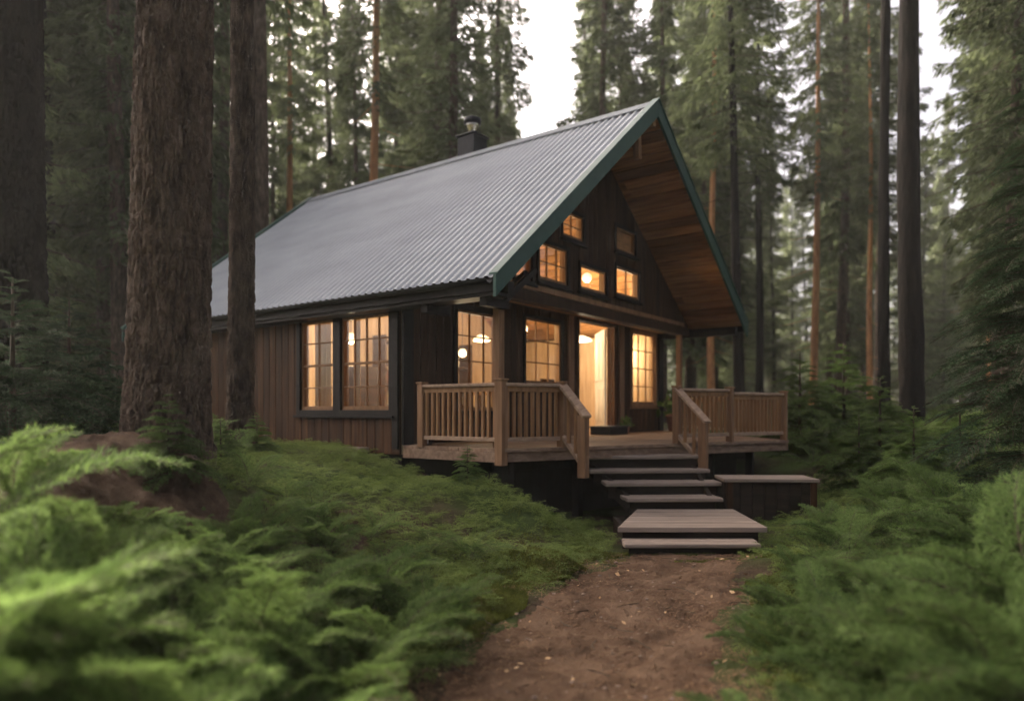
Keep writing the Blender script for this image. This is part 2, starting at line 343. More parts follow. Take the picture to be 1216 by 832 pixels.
# ------------------------------------------------------------------ cabin
ROT = math.atan2(UY, UX)
cabin = empty('cabin', (AX, AY, DECK_Z), ROT, 'dark timber cabin with grey corrugated roof and glowing windows in the forest', 'cabin')
W, L, YG = 7.6, 6.20, -0.6            # width, length, plane of the jettied gable
XA, ZA = 3.6, 5.07                    # ridge
YF, YB = -1.75, 6.42                  # roof front and back edges
XL, ZL = -0.30, 1.90; XR, ZR = 7.72, 2.185
def roof_z(x): return ZA - (XA - x) * (ZA - ZL) / (XA - XL) if x < XA else ZA - (x - XA) * (ZA - ZR) / (XR - XA)
RT = 0.13
def PL(kind, s, z, o):                # wall-plane coordinates -> cabin frame (o = outwards)
    return {'front': (s, -o, z), 'gable': (s, YG - o, z), 'left': (-o, s, z), 'right': (W + o, s, z), 'back': (s, L + o, z)}[kind]
def pbox(mb, kind, s0, s1, z0, z1, o0, o1, m=0): mb.box(PL(kind, s0, z0, o0), PL(kind, s1, z1, o1), m)
def boards(mb, kind, s0, s1, zb, top, openings, o0, o1, w=0.15, gap=0.008, batten=0.0):
    xs = []; k = 0; s = s0
    while s < s1 - 1e-4:
        e = min(s + w, s1); xs.append((s + gap / 2, e - gap / 2)); s = e
    cuts = sorted(set([c for o in openings for c in (o[0], o[1])] + ([XA] if kind in ('gable', 'back') else [])))
    for a, b in xs:
        seg = [a] + [c for c in cuts if a + 0.002 < c < b - 0.002] + [b]
        jit = random.uniform(-0.004, 0.004)
        for p, q in zip(seg[:-1], seg[1:]):
            mid = (p + q) / 2; iv = [(zb, None)]
            for o in sorted([o for o in openings if o[0] - 1e-4 <= mid <= o[1] + 1e-4], key=lambda o: o[2]):
                z0 = iv.pop()[0]
                if o[2] > z0 + 0.01: iv.append((z0, o[2]))
                iv.append((o[3], None))
            for z0, z1 in iv:
                za, zc = (top(p), top(q)) if z1 is None else (z1, z1)
                if min(za, zc) < z0 + 0.01: continue
                P = lambda s_, z_, o_: PL(kind, s_, z_, o_)
                mb.hexa([P(p, z0, o0), P(q, z0, o0), P(q, z0, o1 + jit), P(p, z0, o1 + jit), P(p, za, o0), P(q, zc, o0), P(q, zc, o1 + jit), P(p, za, o1 + jit)])
ut = lambda s: roof_z(s) - RT
FRONT_OPEN = [(1.00, 1.94, 0.42, 1.81), (2.60, 3.64, 0.84, 1.87), (4.20, 5.46, 0.0, 1.98), (6.22, 7.26, 0.55, 1.98)]
GABLE_OPEN = [(1.50, 1.92, 2.24, 2.62), (2.09, 2.87, 2.31, 2.86), (2.72, 3.34, 3.06, 3.46), (3.24, 4.08, 2.33, 2.72), (4.42, 5.30, 2.40, 2.89), (4.42, 5.15, 3.17, 3.57)]
LEFT_OPEN = [(0.17, 1.10, 0.43, 1.66), (1.24, 1.96, 0.43, 1.66)]
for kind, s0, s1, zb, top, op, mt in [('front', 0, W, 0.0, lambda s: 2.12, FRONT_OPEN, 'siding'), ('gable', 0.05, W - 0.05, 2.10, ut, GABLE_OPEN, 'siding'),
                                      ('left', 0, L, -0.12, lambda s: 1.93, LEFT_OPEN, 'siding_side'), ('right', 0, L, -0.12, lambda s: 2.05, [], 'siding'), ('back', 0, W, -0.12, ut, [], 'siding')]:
    mb = MB(); boards(mb, kind, s0, s1, zb, top, op, 0.0, 0.035)
    w_ = mb.build('wall', M[mt], cabin, 0.003)
    mb = MB(); boards(mb, kind, s0 + 0.01, s1 - 0.01, zb, top, op, -0.10, -0.001, w=0.2, gap=0.0)
    mb.build('wall_lining', M['inner'], w_)
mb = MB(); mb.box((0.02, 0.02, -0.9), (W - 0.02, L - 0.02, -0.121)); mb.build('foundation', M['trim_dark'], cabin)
mb = MB(); mb.box((0.1, -0.5, -0.12), (W - 0.1, L - 0.1, 0.005)); mb.build('floor', M['inner_floor'], cabin)
mb = MB(); mb.box((0.0, -0.62, 2.04), (W, -0.036, 2.10)); mb.build('jetty_ceiling', M['soffit'], cabin)
# partition inside, cream painted end and pine
mb = MB()
mb.hexa([(.1, 4.2, .005), (XA, 4.2, .005), (XA, 4.26, .005), (.1, 4.26, .005), (.1, 4.2, ut(.1)), (XA, 4.2, ut(XA)), (XA, 4.26, ut(XA)), (.1, 4.26, ut(.1))])
mb.hexa([(XA, 4.2, .005), (W - .1, 4.2, .005), (W - .1, 4.26, .005), (XA, 4.26, .005), (XA, 4.2, ut(XA)), (W - .1, 4.2, ut(W - .1)), (W - .1, 4.26, ut(W - .1)), (XA, 4.26, ut(XA))])
mb.build('partition', M['inner'], cabin)

# roof: corrugated sheets
def corrugated(x0, z0, x1, z1):
    n = int((YB - YF) / 0.0125); ys_ = np.linspace(YF, YB, n); c = np.cos(2 * np.pi * (ys_ - YF) / 0.125)
    hh = 0.015 * np.sign(c) * np.abs(c) ** 0.55
    d = np.array([x1 - x0, z1 - z0]); d /= np.hypot(*d); nrm = np.array([-d[1], d[0]]) if d[0] > 0 else np.array([d[1], -d[0]])
    rows = []
    for t in np.linspace(0, 1, 9):
        X = x0 + (x1 - x0) * t; Z = z0 + (z1 - z0) * t
        rows.append(np.stack([X + nrm[0] * hh, ys_, Z + nrm[1] * hh], -1))
    V = np.concatenate(rows); ii = np.arange(len(V)).reshape(9, n)
    return V, np.stack([ii[:-1, :-1], ii[:-1, 1:], ii[1:, 1:], ii[1:, :-1]], -1).reshape(-1, 4)
V1, T1 = corrugated(XL - 0.06, ZL - 0.05, XA, ZA); V2, T2 = corrugated(XA, ZA, XR + 0.06, ZR - 0.04)
roof = np_mesh('roof', np.concatenate([V1, V2]), np.concatenate([T1, T2 + len(V1)]), M['roof'], parent=cabin, smooth=True)
# soffit boards under both slopes, run along the ridge
mb = MB()
def slope_boards(mb, xa, za, xb, zb, o0, o1, w=0.19):
    n = max(1, int(math.hypot(xb - xa, zb - za) / w)); sg = 1 if xb > xa else -1
    dl = math.hypot(xb - xa, zb - za); nx, nz = (zb - za) / dl * -sg, (xb - xa) / dl * sg
    for i in range(n):
        t0, t1 = i / n + 0.002, (i + 1) / n - 0.002
        ysplit = [YF + 0.03]
        while ysplit[-1] < YB - 0.03: ysplit.append(min(YB - 0.03, ysplit[-1] + random.uniform(0.9, 2.4)))
        for y0, y1 in zip(ysplit[:-1], ysplit[1:]):
            P = lambda t, o, y: (xa + (xb - xa) * t + nx * o, y, za + (zb - za) * t + nz * o)
            j = random.uniform(0, 0.004)
            mb.hexa([P(t0, o0 - j, y0), P(t1, o0 - j, y0), P(t1, o0 - j, y1 - 0.004), P(t0, o0 - j, y1 - 0.004), P(t0, o1, y0), P(t1, o1, y0), P(t1, o1, y1 - 0.004), P(t0, o1, y1 - 0.004)])
slope_boards(mb, XL, ZL, XA, ZA, -0.11, -0.06); slope_boards(mb, XA, ZA, XR, ZR, -0.11, -0.06)
mb.build('soffit', M['soffit'], cabin)
mb = MB()
mb.hexa([(XL, YF + .03, ZL - .058), (XA, YF + .03, ZA - .058), (XA, YB - .03, ZA - .058), (XL, YB - .03, ZL - .058), (XL, YF + .03, ZL - .03), (XA, YF + .03, ZA - .03), (XA, YB - .03, ZA - .03), (XL, YB - .03, ZL - .03)])
mb.hexa([(XA, YF + .03, ZA - .058), (XR, YF + .03, ZR - .058), (XR, YB - .03, ZR - .058), (XA, YB - .03, ZA - .058), (XA, YF + .03, ZA - .03), (XR, YF + .03, ZR - .03), (XR, YB - .03, ZR - .03), (XA, YB - .03, ZA - .03)])
mb.build('roof_deck', M['trim_dark'], cabin)
# ridge cap
mb = MB(); sl = (ZA - ZL) / (XA - XL); sr = (ZA - ZR) / (XR - XA)
for x_, s_ in ((-0.17, sl), (0.17, sr)):
    mb.hexa([(XA, YF - .01, ZA + .028), (XA + x_, YF - .01, ZA + .028 - s_ * .17), (XA + x_, YB + .01, ZA + .028 - s_ * .17), (XA, YB + .01, ZA + .028),
             (XA, YF - .01, ZA + .042), (XA + x_, YF - .01, ZA + .040 - s_ * .17), (XA + x_, YB + .01, ZA + .040 - s_ * .17), (XA, YB + .01, ZA + .042)])
mb.build('ridge_cap', M['ridge'], roof)
# green bargeboards, front and back
for y_ in (YF - 0.045, YB + 0.015):
    for (x0, z0, x1, z1) in ((XL - 0.10, ZL - 0.08, XA, ZA), (XA, ZA, XR + 0.10, ZR - 0.07)):
        mb = MB(); mb.hexa([(x0, y_, z0 - .20), (x1, y_, z1 - .22), (x1, y_ + .045, z1 - .22), (x0, y_ + .045, z0 - .20), (x0, y_, z0 + .035), (x1, y_, z1 + .045), (x1, y_ + .045, z1 + .045), (x0, y_ + .045, z0 + .035)])
        b_ = mb.build('bargeboard', M['green'], cabin, 0.006)
        mb = MB(); mb.hexa([(x0, y_ - .02, z0 + .037), (x1, y_ - .02, z1 + .047), (x1, y_ + .10, z1 + .047), (x0, y_ + .10, z0 + .037), (x0, y_ - .02, z0 + .058), (x1, y_ - .02, z1 + .068), (x1, y_ + .10, z1 + .068), (x0, y_ + .10, z0 + .058)])
        mb.build('flashing', M['green'], b_, 0.004)
# eaves: fascia + gutter
for xs_, z_, sg in ((XL - 0.02, ZL, -1), (XR + 0.02, ZR, 1)):
    mb = MB(); mb.box((xs_ - 0.015, YF + .02, z_ - .20), (xs_ + 0.015, YB - .02, z_ - .05)); f_ = mb.build('fascia', M['trim_dark'], cabin)
    mb = MB()
    prof = [(math.cos(a) * .055, math.sin(a) * .05) for a in np.linspace(math.pi, 2 * math.pi, 9)]
    vs_ = [(xs_ + sg * 0.072 + px, y_, z_ - .075 + pz) for y_ in (YF + .06, YB - .06) for px, pz in prof]
    mb.add(vs_, [(i, i + 1, 9 + i + 1, 9 + i) for i in range(8)], 0, True); mb.build('gutter', M['black'], f_)
# left eave underside
mb = MB(); mb.box((XL, YF + .04, 1.66), (-0.04, YB - .04, 1.70)); mb.build('eave_soffit', M['trim_dark'], cabin)
for y_ in (YF + 0.25, -0.62):
    mb = MB(); mb.beam((XL + .05, y_, 1.62), (XL + .45, y_, 1.62), .1, .1); mb.build('rafter_end', M['trim_dark'], cabin)
# beams: front eave beam, jetty beam, purlin ends, king post
mb = MB(); mb.box((0.16, YG - 0.10, 1.94), (W + .02, YG + 0.06, 2.10)); mb.build('beam', M['siding'], cabin, 0.006)
mb = MB(); mb.box((0.45, YG - .07, 2.12), (W - .3, YG - .036, 2.20)); mb.build('beam_cap', M['trim_v'], cabin, 0.004)
mb = MB(); mb.beam((0.06, YF + .1, 1.78), (0.06, 0.0, 1.78), .12, .16); mb.build('plate_beam', M['trim_dark'], cabin, 0.004)
mb = MB(); mb.beam((W - 0.06, YF + .1, 2.0), (W - 0.06, 0.0, 2.0), .12, .16); mb.build('plate_beam', M['trim_dark'], cabin, 0.004)
mb = MB(); mb.beam((3.45, -1.52, 4.22), (3.42, -1.52, 4.86), .10, .10); mb.build('hanging_post', M['trim_v'], cabin, 0.01)
mb = MB(); mb.beam((XA, YF + 0.02, 4.80), (XA, YG, 4.80), .10, .16); mb.build('ridge_beam', M['soffit'], cabin, 0.004)
mb = MB(); mb.beam((1.2, YG - .10, 2.0), (0.55, -1.5, 2.05), .05, .06); mb.beam((0.15, -1.5, 1.68), (0.75, -1.5, 2.12), .05, .07); mb.build('brace', M['trim_dark'], cabin, 0.004)
# porch posts
for x_, y_, zt in ((0.13, -1.42, 1.75), (7.15, -0.62, 1.96)):
    mb = MB(); mb.box((x_ - .05, y_ - .05, 0), (x_ + .05, y_ + .05, zt)); mb.build('post', M['post_v'], cabin, 0.012)
# corner boards and pilasters
for kind, s0, s1, z1 in (('front', -0.04, 0.14, 2.03), ('left', -0.0, 0.10, 1.66), ('front', 5.66, 5.84, 2.03), ('front', 3.82, 4.00, 2.03), ('front', 7.42, 7.62, 2.03), ('left', 6.10, 6.20, 1.66)):
    mb = MB(); pbox(mb, kind, s0, s1, -0.05 if kind == 'left' else 0.0, z1, 0.037, 0.075)
    mb.build('corner_board' if s0 < 0.2 or s0 > 6.05 and s0 < 6.2 or s0 > 7 else 'pilaster', M['trim_dark' if s0 < 0.2 or s0 > 6.05 and s0 < 6.2 or s0 > 7 else 'post_v'], cabin, 0.006)
# wall base ledge on the side
mb = MB(); mb.box((-0.20, 0.55, -0.10), (-0.036, 3.4, -0.045)); mb.build('base_ledge', M['tread'], cabin, 0.006)
# chimney on the ridge
mb = MB(); mb.box((3.76, 1.94, 4.55), (4.16, 2.34, 5.54)); mb.box((3.73, 1.91, 5.54), (4.19, 2.37, 5.58)); ch = mb.build('chimney', M['black'], cabin, 0.012)
mb = MB(); mb.lathe((3.96, 2.14, 5.58), [(.0, 0), (.09, 0), (.09, .12), (.11, .14), (.13, .20), (.13, .33), (.09, .34), (.0, .34)], 20); mb.build('chimney_pot', M['steel'], ch)
mb = MB(); mb.lathe((3.96, 2.14, 5.79), [(.131, 0.0), (.165, .02), (.165, .11), (.131, .13)], 20); mb.build('chimney_cowl', M['black'], ch)

# windows
def window(kind, op, grid, frame_m, sash_m, split=False, label=None, casing=0.07):
    s0, s1, z0, z1 = op
    mb = MB(); c = casing
    pbox(mb, kind, s0 - c, s0 + .004, z0 - c, z1 + c, -0.02, 0.062); pbox(mb, kind, s1 - .004, s1 + c, z0 - c, z1 + c, -0.02, 0.062)
    pbox(mb, kind, s0 + .004, s1 - .004, z1 - .004, z1 + c, -0.02, 0.060); pbox(mb, kind, s0 + .004, s1 - .004, z0 - c, z0 + .004, -0.02, 0.060)
    fr_ = mb.build('window', frame_m, cabin, 0.004)
    if label: fr_['label'] = label
    mb = MB(); t = 0.035
    pbox(mb, kind, s0 + .004, s0 + t, z0 + .004, z1 - .004, -0.03, 0.022); pbox(mb, kind, s1 - t, s1 - .004, z0 + .004, z1 - .004, -0.03, 0.022)
    pbox(mb, kind, s0 + t, s1 - t, z1 - t, z1 - .004, -0.03, 0.020); pbox(mb, kind, s0 + t, s1 - t, z0 + .004, z0 + t + .02, -0.03, 0.020)
    nx_, nz_ = grid
    for i in range(1, nx_):
        s = s0 + (s1 - s0) * i / nx_; pbox(mb, kind, s - .009, s + .009, z0 + t, z1 - t, -0.015, 0.012)
    for i in range(1, nz_):
        z = z0 + (z1 - z0) * i / nz_; h_ = .016 if (split and i * 2 == nz_) else .008
        pbox(mb, kind, s0 + t, s1 - t, z - h_, z + h_, -0.017, 0.015)
    mb.build('sash', sash_m, fr_, 0.002)
    mb = MB(); pbox(mb, kind, s0 + .01, s1 - .01, z0 + .01, z1 - .01, -0.006, -0.003); mb.build('pane', M['glass'], fr_)
    mb = MB(); pbox(mb, kind, s0 - c - .03, s1 + c + .03, z0 - c - .03, z0 - c, 0.0, 0.10); mb.build('sill', frame_m, fr_, 0.004)
    return fr_
window('left', LEFT_OPEN[0], (4, 4), M['trim_dark'], M['trim_v'], True)
window('left', LEFT_OPEN[1], (2, 4), M['trim_dark'], M['trim_v'], True)
window('front', FRONT_OPEN[0], (3, 4), M['trim_dark'], M['trim_v'])
window('front', FRONT_OPEN[1], (3, 3), M['trim_dark'], M['trim_v'], casing=0.05)
window('front', FRONT_OPEN[3], (3, 4), M['trim_v'], M['trim_v'], casing=0.06)
for i, g in enumerate([(1, 1), (3, 2), (2, 2), (1, 1), (2, 1), (1, 1)]):
    gw = window('gable', GABLE_OPEN[i], g, M['trim_dark'], M['trim_v'], casing=0.045)
    if i == 5:
        gw['label'] = 'dim gable window with an added brown panel holding back its glow'
        mb = MB()
        for k in range(9): pbox(mb, 'gable', 4.44, 5.13, 3.18 + k * .043, 3.18 + k * .043 + .038, -.050, -.040)  # brown slats added behind the pane to keep this window dim
        mb.build('dimming_panel', M['post_v'], gw)
mb = MB()
for i in range(5): pbox(mb, 'front', 6.22 + i * .208, 6.22 + (i + 1) * .208 - .008, 0.03, 0.44, 0.037, 0.052)
mb.build('wall_panel', M['siding_side'], cabin, 0.004)
# door frame and open cream door leaf
mb = MB(); pbox(mb, 'front', 4.10, 4.20, 0, 2.07, -0.1, 0.06); pbox(mb, 'front', 5.46, 5.56, 0, 2.07, -0.1, 0.06); pbox(mb, 'front', 4.20, 5.46, 1.98, 2.07, -0.1, 0.058)
mb.build('door_frame', M['siding_side'], cabin, 0.006)
mb = MB(); hx, hy = 5.44, 0.12; al = R(40); dx, dy = math.cos(al), math.sin(al)
mb.beam((hx, hy, 1.0), (hx + 0.95 * dx, hy + 0.95 * dy, 1.0), .045, 1.92)
for z0, z1 in ((0.22, 0.85), (1.0, 1.75)):
    for a_, b_ in ((.12, .43), (.52, .83)):
        for q in (-1, 1): mb.beam((hx + a_ * dx - dy * .026 * q, hy + a_ * dy + dx * .026 * q, (z0 + z1) / 2), (hx + b_ * dx - dy * .026 * q, hy + b_ * dy + dx * .026 * q, (z0 + z1) / 2), .012, z1 - z0)
dr = mb.build('door', M['cream'], cabin, 0.004); dr['label'] = 'cream door leaf standing open inwards'
mb = MB(); q = (hx + .88 * dx - dy * .05, hy + .88 * dy + dx * .05, 1.0); mb.tube([q, (q[0] - .10 * dx, q[1] - .10 * dy, 1.0)], .012, 8); mb.build('door_handle', M['steel'], dr)

# ---- deck
Cw = Vector((-0.13, 7.80)); Ew = Vector((0.8655, 0.5009)); Nw = Vector((0.5009, -0.8655)); LR = 4.79
def dk(t, n=0.0): p = Cw + Ew * t + Nw * n; return Vector(w2l(p.x, p.y))
Rl = dk(LR); RBl = Vector((8.05, 0.02)); 
poly = [Vector((-0.02, -0.04)), dk(0), Rl, Vector((8.1, -0.04))]
def clip(poly, p, n):
    out = []
    for i in range(len(poly)):
        a, b = poly[i], poly[(i + 1) % len(poly)]; da, db = (a - p).dot(n), (b - p).dot(n)
        if da >= 0: out.append(a)
        if da * db < 0: out.append(a + (b - a) * (da / (da - db)))
    return out
e_l = (dk(1) - dk(0)).normalized(); n_l = (dk(0, 1) - dk(0)).normalized()
mb = MB(); k = 0
while k < 40:
    a = dk(0) + n_l * (0.03 - k * 0.145 - 0.139); b = dk(0) + n_l * (0.03 - k * 0.145)
    pl = clip(clip([p.copy() for p in poly] if k else [poly[0], dk(0, .03), dk(LR, .03), poly[3]], a, n_l), b, -n_l)
    if len(pl) >= 3:
        area = sum(pl[i].x * pl[(i + 1) % len(pl)].y - pl[(i + 1) % len(pl)].x * pl[i].y for i in range(len(pl)))
        if area < 0: pl = pl[::-1]
        mb.prism([(p.x, p.y) for p in pl], -0.042, 0.0 + random.uniform(-.002, .002))
    k += 1
deck = mb.build('deck', M['deck'], cabin, 0.004)
def fascia(p, q, z0, z1, w, mt, name='deck_fascia'):
    mb = MB(); mb.beam((p.x, p.y, (z0 + z1) / 2), (q.x, q.y, (z0 + z1) / 2), w, z1 - z0); return mb.build(name, mt, deck, 0.006)
fascia(dk(0, -.02), dk(LR, -.02), -.155, -.044, .035, M['deck']); fascia(dk(0, -.02) - e_l * 0.02, Vector((-0.02, -0.05)), -.155, -.044, .035, M['deck']); fascia(dk(LR, 0), Vector((8.1, -0.05)), -.155, -.044, .035, M['deck'])
for t in (0.3, 1.3, 2.5, 3.6, 4.4):
    p = dk(t, -0.35); mb = MB(); mb.box((p.x - .05, p.y - .05, -0.95), (p.x + .05, p.y + .05, -.044)); mb.build('deck_post', M['trim_dark'], deck)
fascia(dk(0.2, -.55), dk(LR - .2, -.55), -.30, -.05, .06, M['trim_dark'], 'joist')
# dark sheets set back under the deck, standing for the shade of the open void
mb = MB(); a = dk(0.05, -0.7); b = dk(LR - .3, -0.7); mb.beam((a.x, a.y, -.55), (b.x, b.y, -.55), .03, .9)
a = dk(0.05, -0.7); mb.beam((a.x, a.y, -.55), (0.15, 0, -.55), .03, .9); mb.build('void_shade_sheet', M['trim_dark'], deck)

# ---- railings (part > posts, rails, balusters)
RH = 0.72
def railing(p, q, h=RH, posts=(True, True), n=None, tall=(0.0, 0.0)):
    """p, q: deck points in cabin frame"""
    p = Vector((p.x, p.y, 0)); q = Vector((q.x, q.y, 0)); d = (q - p).normalized(); ln = (q - p).length
    mb = MB(); mb.beam(p + Vector((0, 0, h)) + d * .04, q + Vector((0, 0, h)) - d * .04, .095, .04)
    root = mb.build('railing', M['rail_x'], cabin, 0.01)
    mb = MB(); mb.beam(p + Vector((0, 0, .10)), q + Vector((0, 0, .10)), .05, .05); mb.build('bottom_rail', M['rail_x'], root, 0.005)
    mb = MB(); mb.beam(p + Vector((0, 0, h - .05)), q + Vector((0, 0, h - .05)), .04, .06); mb.build('sub_rail', M['rail_v'], root, 0.005)
    for on, c, tl in ((posts[0], p, tall[0]), (posts[1], q, tall[1])):
        if on:
            mb = MB(); ps = .055 if tl else .045; mb.box((c.x - ps, c.y - ps, -.02 if not tl else -.19), (c.x + ps, c.y + ps, h + .03 + tl)); mb.box((c.x - ps - .012, c.y - ps - .012, h + .03 + tl), (c.x + ps + .012, c.y + ps + .012, h + .052 + tl)); mb.build('post', M['post_v'], root, 0.008)
    n = n or int(ln / 0.105)
    for i in range(n):
        c = p + d * (ln * (i + 1) / (n + 1)); jx = random.uniform(-.004, .004)
        mb = MB(); mb.box((c.x - .018 + jx, c.y - .018, .12), (c.x + .018 + jx, c.y + .018, h - .06)); mb.build('baluster', M['rail_v'], root, 0.004)
    return root
PCo = dk(0.02, -.02); PB = Vector((0.01, -0.34)); P1 = dk(0.84, -.02); P2 = dk(2.65, -.02); P3 = dk(3.63, -.02); P4 = dk(LR - .05, -.02)
railing(PB, PCo, posts=(True, False), n=13)
railing(PCo, P1, posts=(True, True), n=9, tall=(0.015, 0.0))
railing(P2, P3, h=0.70, n=11); railing(P3, P4, h=0.66, posts=(False, True), n=14)
railing(P4, Vector((7.95, -0.1)), h=0.66, posts=(False, True), n=34)
def handrail(p, q, zp, zq, label):
    a = Vector((p.x, p.y, zp)); b = Vector((q.x, q.y, zq)); d = b - a; d.normalize()
    mb = MB(); mb.beam(a - d * .03, b + d * .10, .115, .035); root = mb.build('stair_railing', M['rail_x'], cabin, 0.008); root['label'] = label
    mb = MB(); mb.box((q.x - .05, q.y - .05, -.32), (q.x + .05, q.y + .05, zq - .03)); mb.build('post', M['post_v'], root, 0.008)
    mb = MB(); mb.beam(a - Vector((0, 0, .60)), b - Vector((0, 0, .60)), .045, .05); mb.build('bottom_rail', M['rail_x'], root, 0.005)
    for i in range(2):
        c = a + (b - a) * ((i + 1) / 3); mb = MB(); mb.box((c.x - .018, c.y - .018, c.z - .58), (c.x + .018, c.y + .018, c.z - .01)); mb.build('baluster', M['rail_v'], root, 0.004)
handrail(P1, Vector(w2l(0.79, 7.75)), RH + .02, 0.41, 'sloping handrail on the cabin side of the steps')
handrail(P2, Vector(w2l(2.38, 8.70)), RH - .0, 0.34, 'sloping handrail on the bench side of the steps')

# ---- wooden steps and landing (in world coordinates)
def plank_tread(mb, x0, x1, yf, yb, z, th=0.045, rot=0.0, n=2, m=0):
    cx = (x0 + x1) / 2; w_ = (yb - yf) / n; c, s = math.cos(rot), math.sin(rot)
    for i in range(n):
        ya, yc = yf + i * w_ + .003, yf + (i + 1) * w_ - .003; j = random.uniform(-.015, .015)
        P = lambda x, y, zz: (cx + (x - cx) * c - (y - yf) * s, yf + (x - cx) * s + (y - yf) * c, zz)
        mb.hexa([P(x0 + j, ya, z - th), P(x1 + j, ya, z - th), P(x1 + j, yc, z - th), P(x0 + j, yc, z - th), P(x0 + j, ya, z), P(x1 + j, ya, z), P(x1 + j, yc, z), P(x0 + j, yc, z)], m)
steps = empty('wooden_steps', (1.7, 8.2, 0), 0, 'four weathered plank steps leading up to the cabin deck between the handrails', 'steps')
def off(mb, o=(1.7, 8.2, 0)): mb.v = [(x - o[0], y - o[1], z - o[2]) for x, y, z in mb.v]; return mb
ST = [(0.86, 2.37, 8.62, 0.77), (0.94, 2.42, 8.42, 0.615), (1.08, 2.47, 8.12, 0.490), (1.27, 2.36, 7.80, 0.350)]
for i, (x0, x1, yf, z) in enumerate(ST):
    mb = MB(); plank_tread(mb, x0, x1, yf, yf + 0.36, z, rot=R(5 - i)); off(mb).build('tread', M['tread'], steps, 0.012)
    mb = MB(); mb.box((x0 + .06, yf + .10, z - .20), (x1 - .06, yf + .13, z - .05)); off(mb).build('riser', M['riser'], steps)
for k in (0, 1):
    mb = MB()
    a = Vector((0.98 if k == 0 else 2.26, 8.85, 0.62)); b = Vector((1.36 if k == 0 else 2.28, 7.98, 0.24)); mb.beam(a, b, .05, .16); off(mb).build('stringer', M['riser'], steps)
landing = empty('wooden_landing', (1.7, 7.1, 0), 0, 'wide weathered plank landing with a lower step at the head of the dirt path', 'landing')
mb = MB(); lw = 1.05
for i in range(9):
    y0 = 6.62 + i * .135; y1 = y0 + .131; t0, t1 = i / 9, (i + 1) / 9
    l0 = 1.00 + 0.40 * t0; l1 = 1.00 + 0.40 * t1; r0_ = 2.42 + .06 * t0; r1_ = 2.42 + .06 * t1; z = .225 + random.uniform(-.002, .002)
    mb.prism([(l0, y0), (r0_, y0), (r1_, y1), (l1, y1)], z - .05, z)
off(mb, (1.7, 7.1, 0)).build('platform', M['tread'], landing, 0.008)
mb = MB(); mb.box((1.06, 6.70, -.1), (2.36, 6.74, .173)); mb.box((1.1, 6.74, -.1), (1.14, 7.6, .173)); mb.box((2.30, 6.74, -.1), (2.34, 7.8, .173)); off(mb, (1.7, 7.1, 0)).build('riser', M['riser'], landing)
mb = MB(); plank_tread(mb, 1.03, 2.28, 6.36, 6.66, .115, .04); off(mb, (1.7, 7.1, 0)).build('tread', M['tread'], landing, 0.012)
mb = MB(); mb.box((1.08, 6.44, -.12), (2.22, 6.47, .073)); off(mb, (1.7, 7.1, 0)).build('riser', M['riser'], landing)
# low timber bench box right of the steps
bench = empty('bench_box', (2.97, 8.2, 0.15), R(-3), 'low dark timber box with a plank top, right of the steps', 'bench')
mb = MB()
for i in range(3): mb.box((-.53 + random.uniform(-.01, .01), -.26 + i * .175, .36), (.53, -.26 + (i + 1) * .175 - .006, .40))
mb.build('top', M['tread'], bench, 0.008)
mb = MB()
for i in range(7):
    mb.box((-.48 + i * .137, -.22, -.15), (-.48 + i * .137 + .131, -.195, .359))
mb.box((-.5, .20, -.15), (.5, .225, .359)); mb.box((-.52, -.19, -.15), (-.5, .2, .359)); mb.box((.5, -.19, -.15), (.52, .2, .359)); mb.build('side_boards', M['riser'], bench, 0.003)
for sx in (-.47, .47):
    mb = MB(); mb.box((sx - .035, -.25, -.2), (sx + .035, -.221, .359)); mb.build('leg', M['siding_side'], bench, 0.004)

# ---- interior: lamps and furniture (world objects standing in the cabin)
def inw(x, y, z=0.0): X, Y = l2w(x, y); return (X, Y, DECK_Z + z)
def lamp(x, y, z, rad, power, label, shape='dome', name='pendant_lamp', cord=True):
    o = empty(name, inw(x, y, z), ROT, label, 'lamp', None); mb = MB()
    if shape == 'dome': mb.lathe((0, 0, 0), [(.0, .10), (rad * .3, .10), (rad * .8, .05), (rad, 0), (rad * .9, -.01), (0, -.03)], 20)
    else: mb.lathe((0, 0, 0), [(0, rad)] + [(rad * math.sin(a), rad * math.cos(a)) for a in np.linspace(.2, 2.9, 12)] + [(0, -rad)], 18)
    mb.build('lamp_shade', M['glow'], o)
    if cord:
        mb = MB(); mb.tube([(0, 0, .08), (0, 0, roof_z(x) - RT - z)], .006, 6); mb.build('cord', M['black'], o)
    ld = bpy.data.lights.new('bulb', 'POINT'); ld.energy = power * 0.85; ld.color = (1.0, 0.80, 0.54); ld.shadow_soft_size = 0.12
    lo = bpy.data.objects.new('bulb', ld); col.objects.link(lo); lo.parent = o; lo.location = (0, 0, -0.2 if shape == 'dome' else -rad - .08)
    return o
lamp(3.74, 2.2, 1.50, .075, 20, 'round glowing lamp hanging behind the porch corner window', 'globe')
lamp(3.57, 1.6, 1.68, .16, 16, 'flat glowing lamp hanging nearest the porch corner post inside', 'dome')
lamp(4.87, 1.6, 2.02, .075, 24, 'small glowing lamp at the top left of the window beside the door', 'globe')
lamp(6.40, 1.25, 1.88, .26, 15, 'wide glowing lamp seen through the open doorway', 'dome')
lamp(5.57, 0.6, 3.00, .09, 26, 'round glowing lamp in the lower left square gable window', 'globe')
lamp(6.57, 0.3, 2.66, .09, 18, 'round glowing lamp low in the right gable window', 'globe')
lamp(7.25, 0.75, 1.75, .075, 14, 'small glowing lamp in the narrow window right of the door', 'globe')
lamp(1.55, 2.75, 1.62, .09, 30, 'round glowing lamp in the left part of the side window', 'globe')
lamp(1.9, 1.2, 1.95, .09, 26, 'round glowing lamp in the right part of the side window', 'globe')
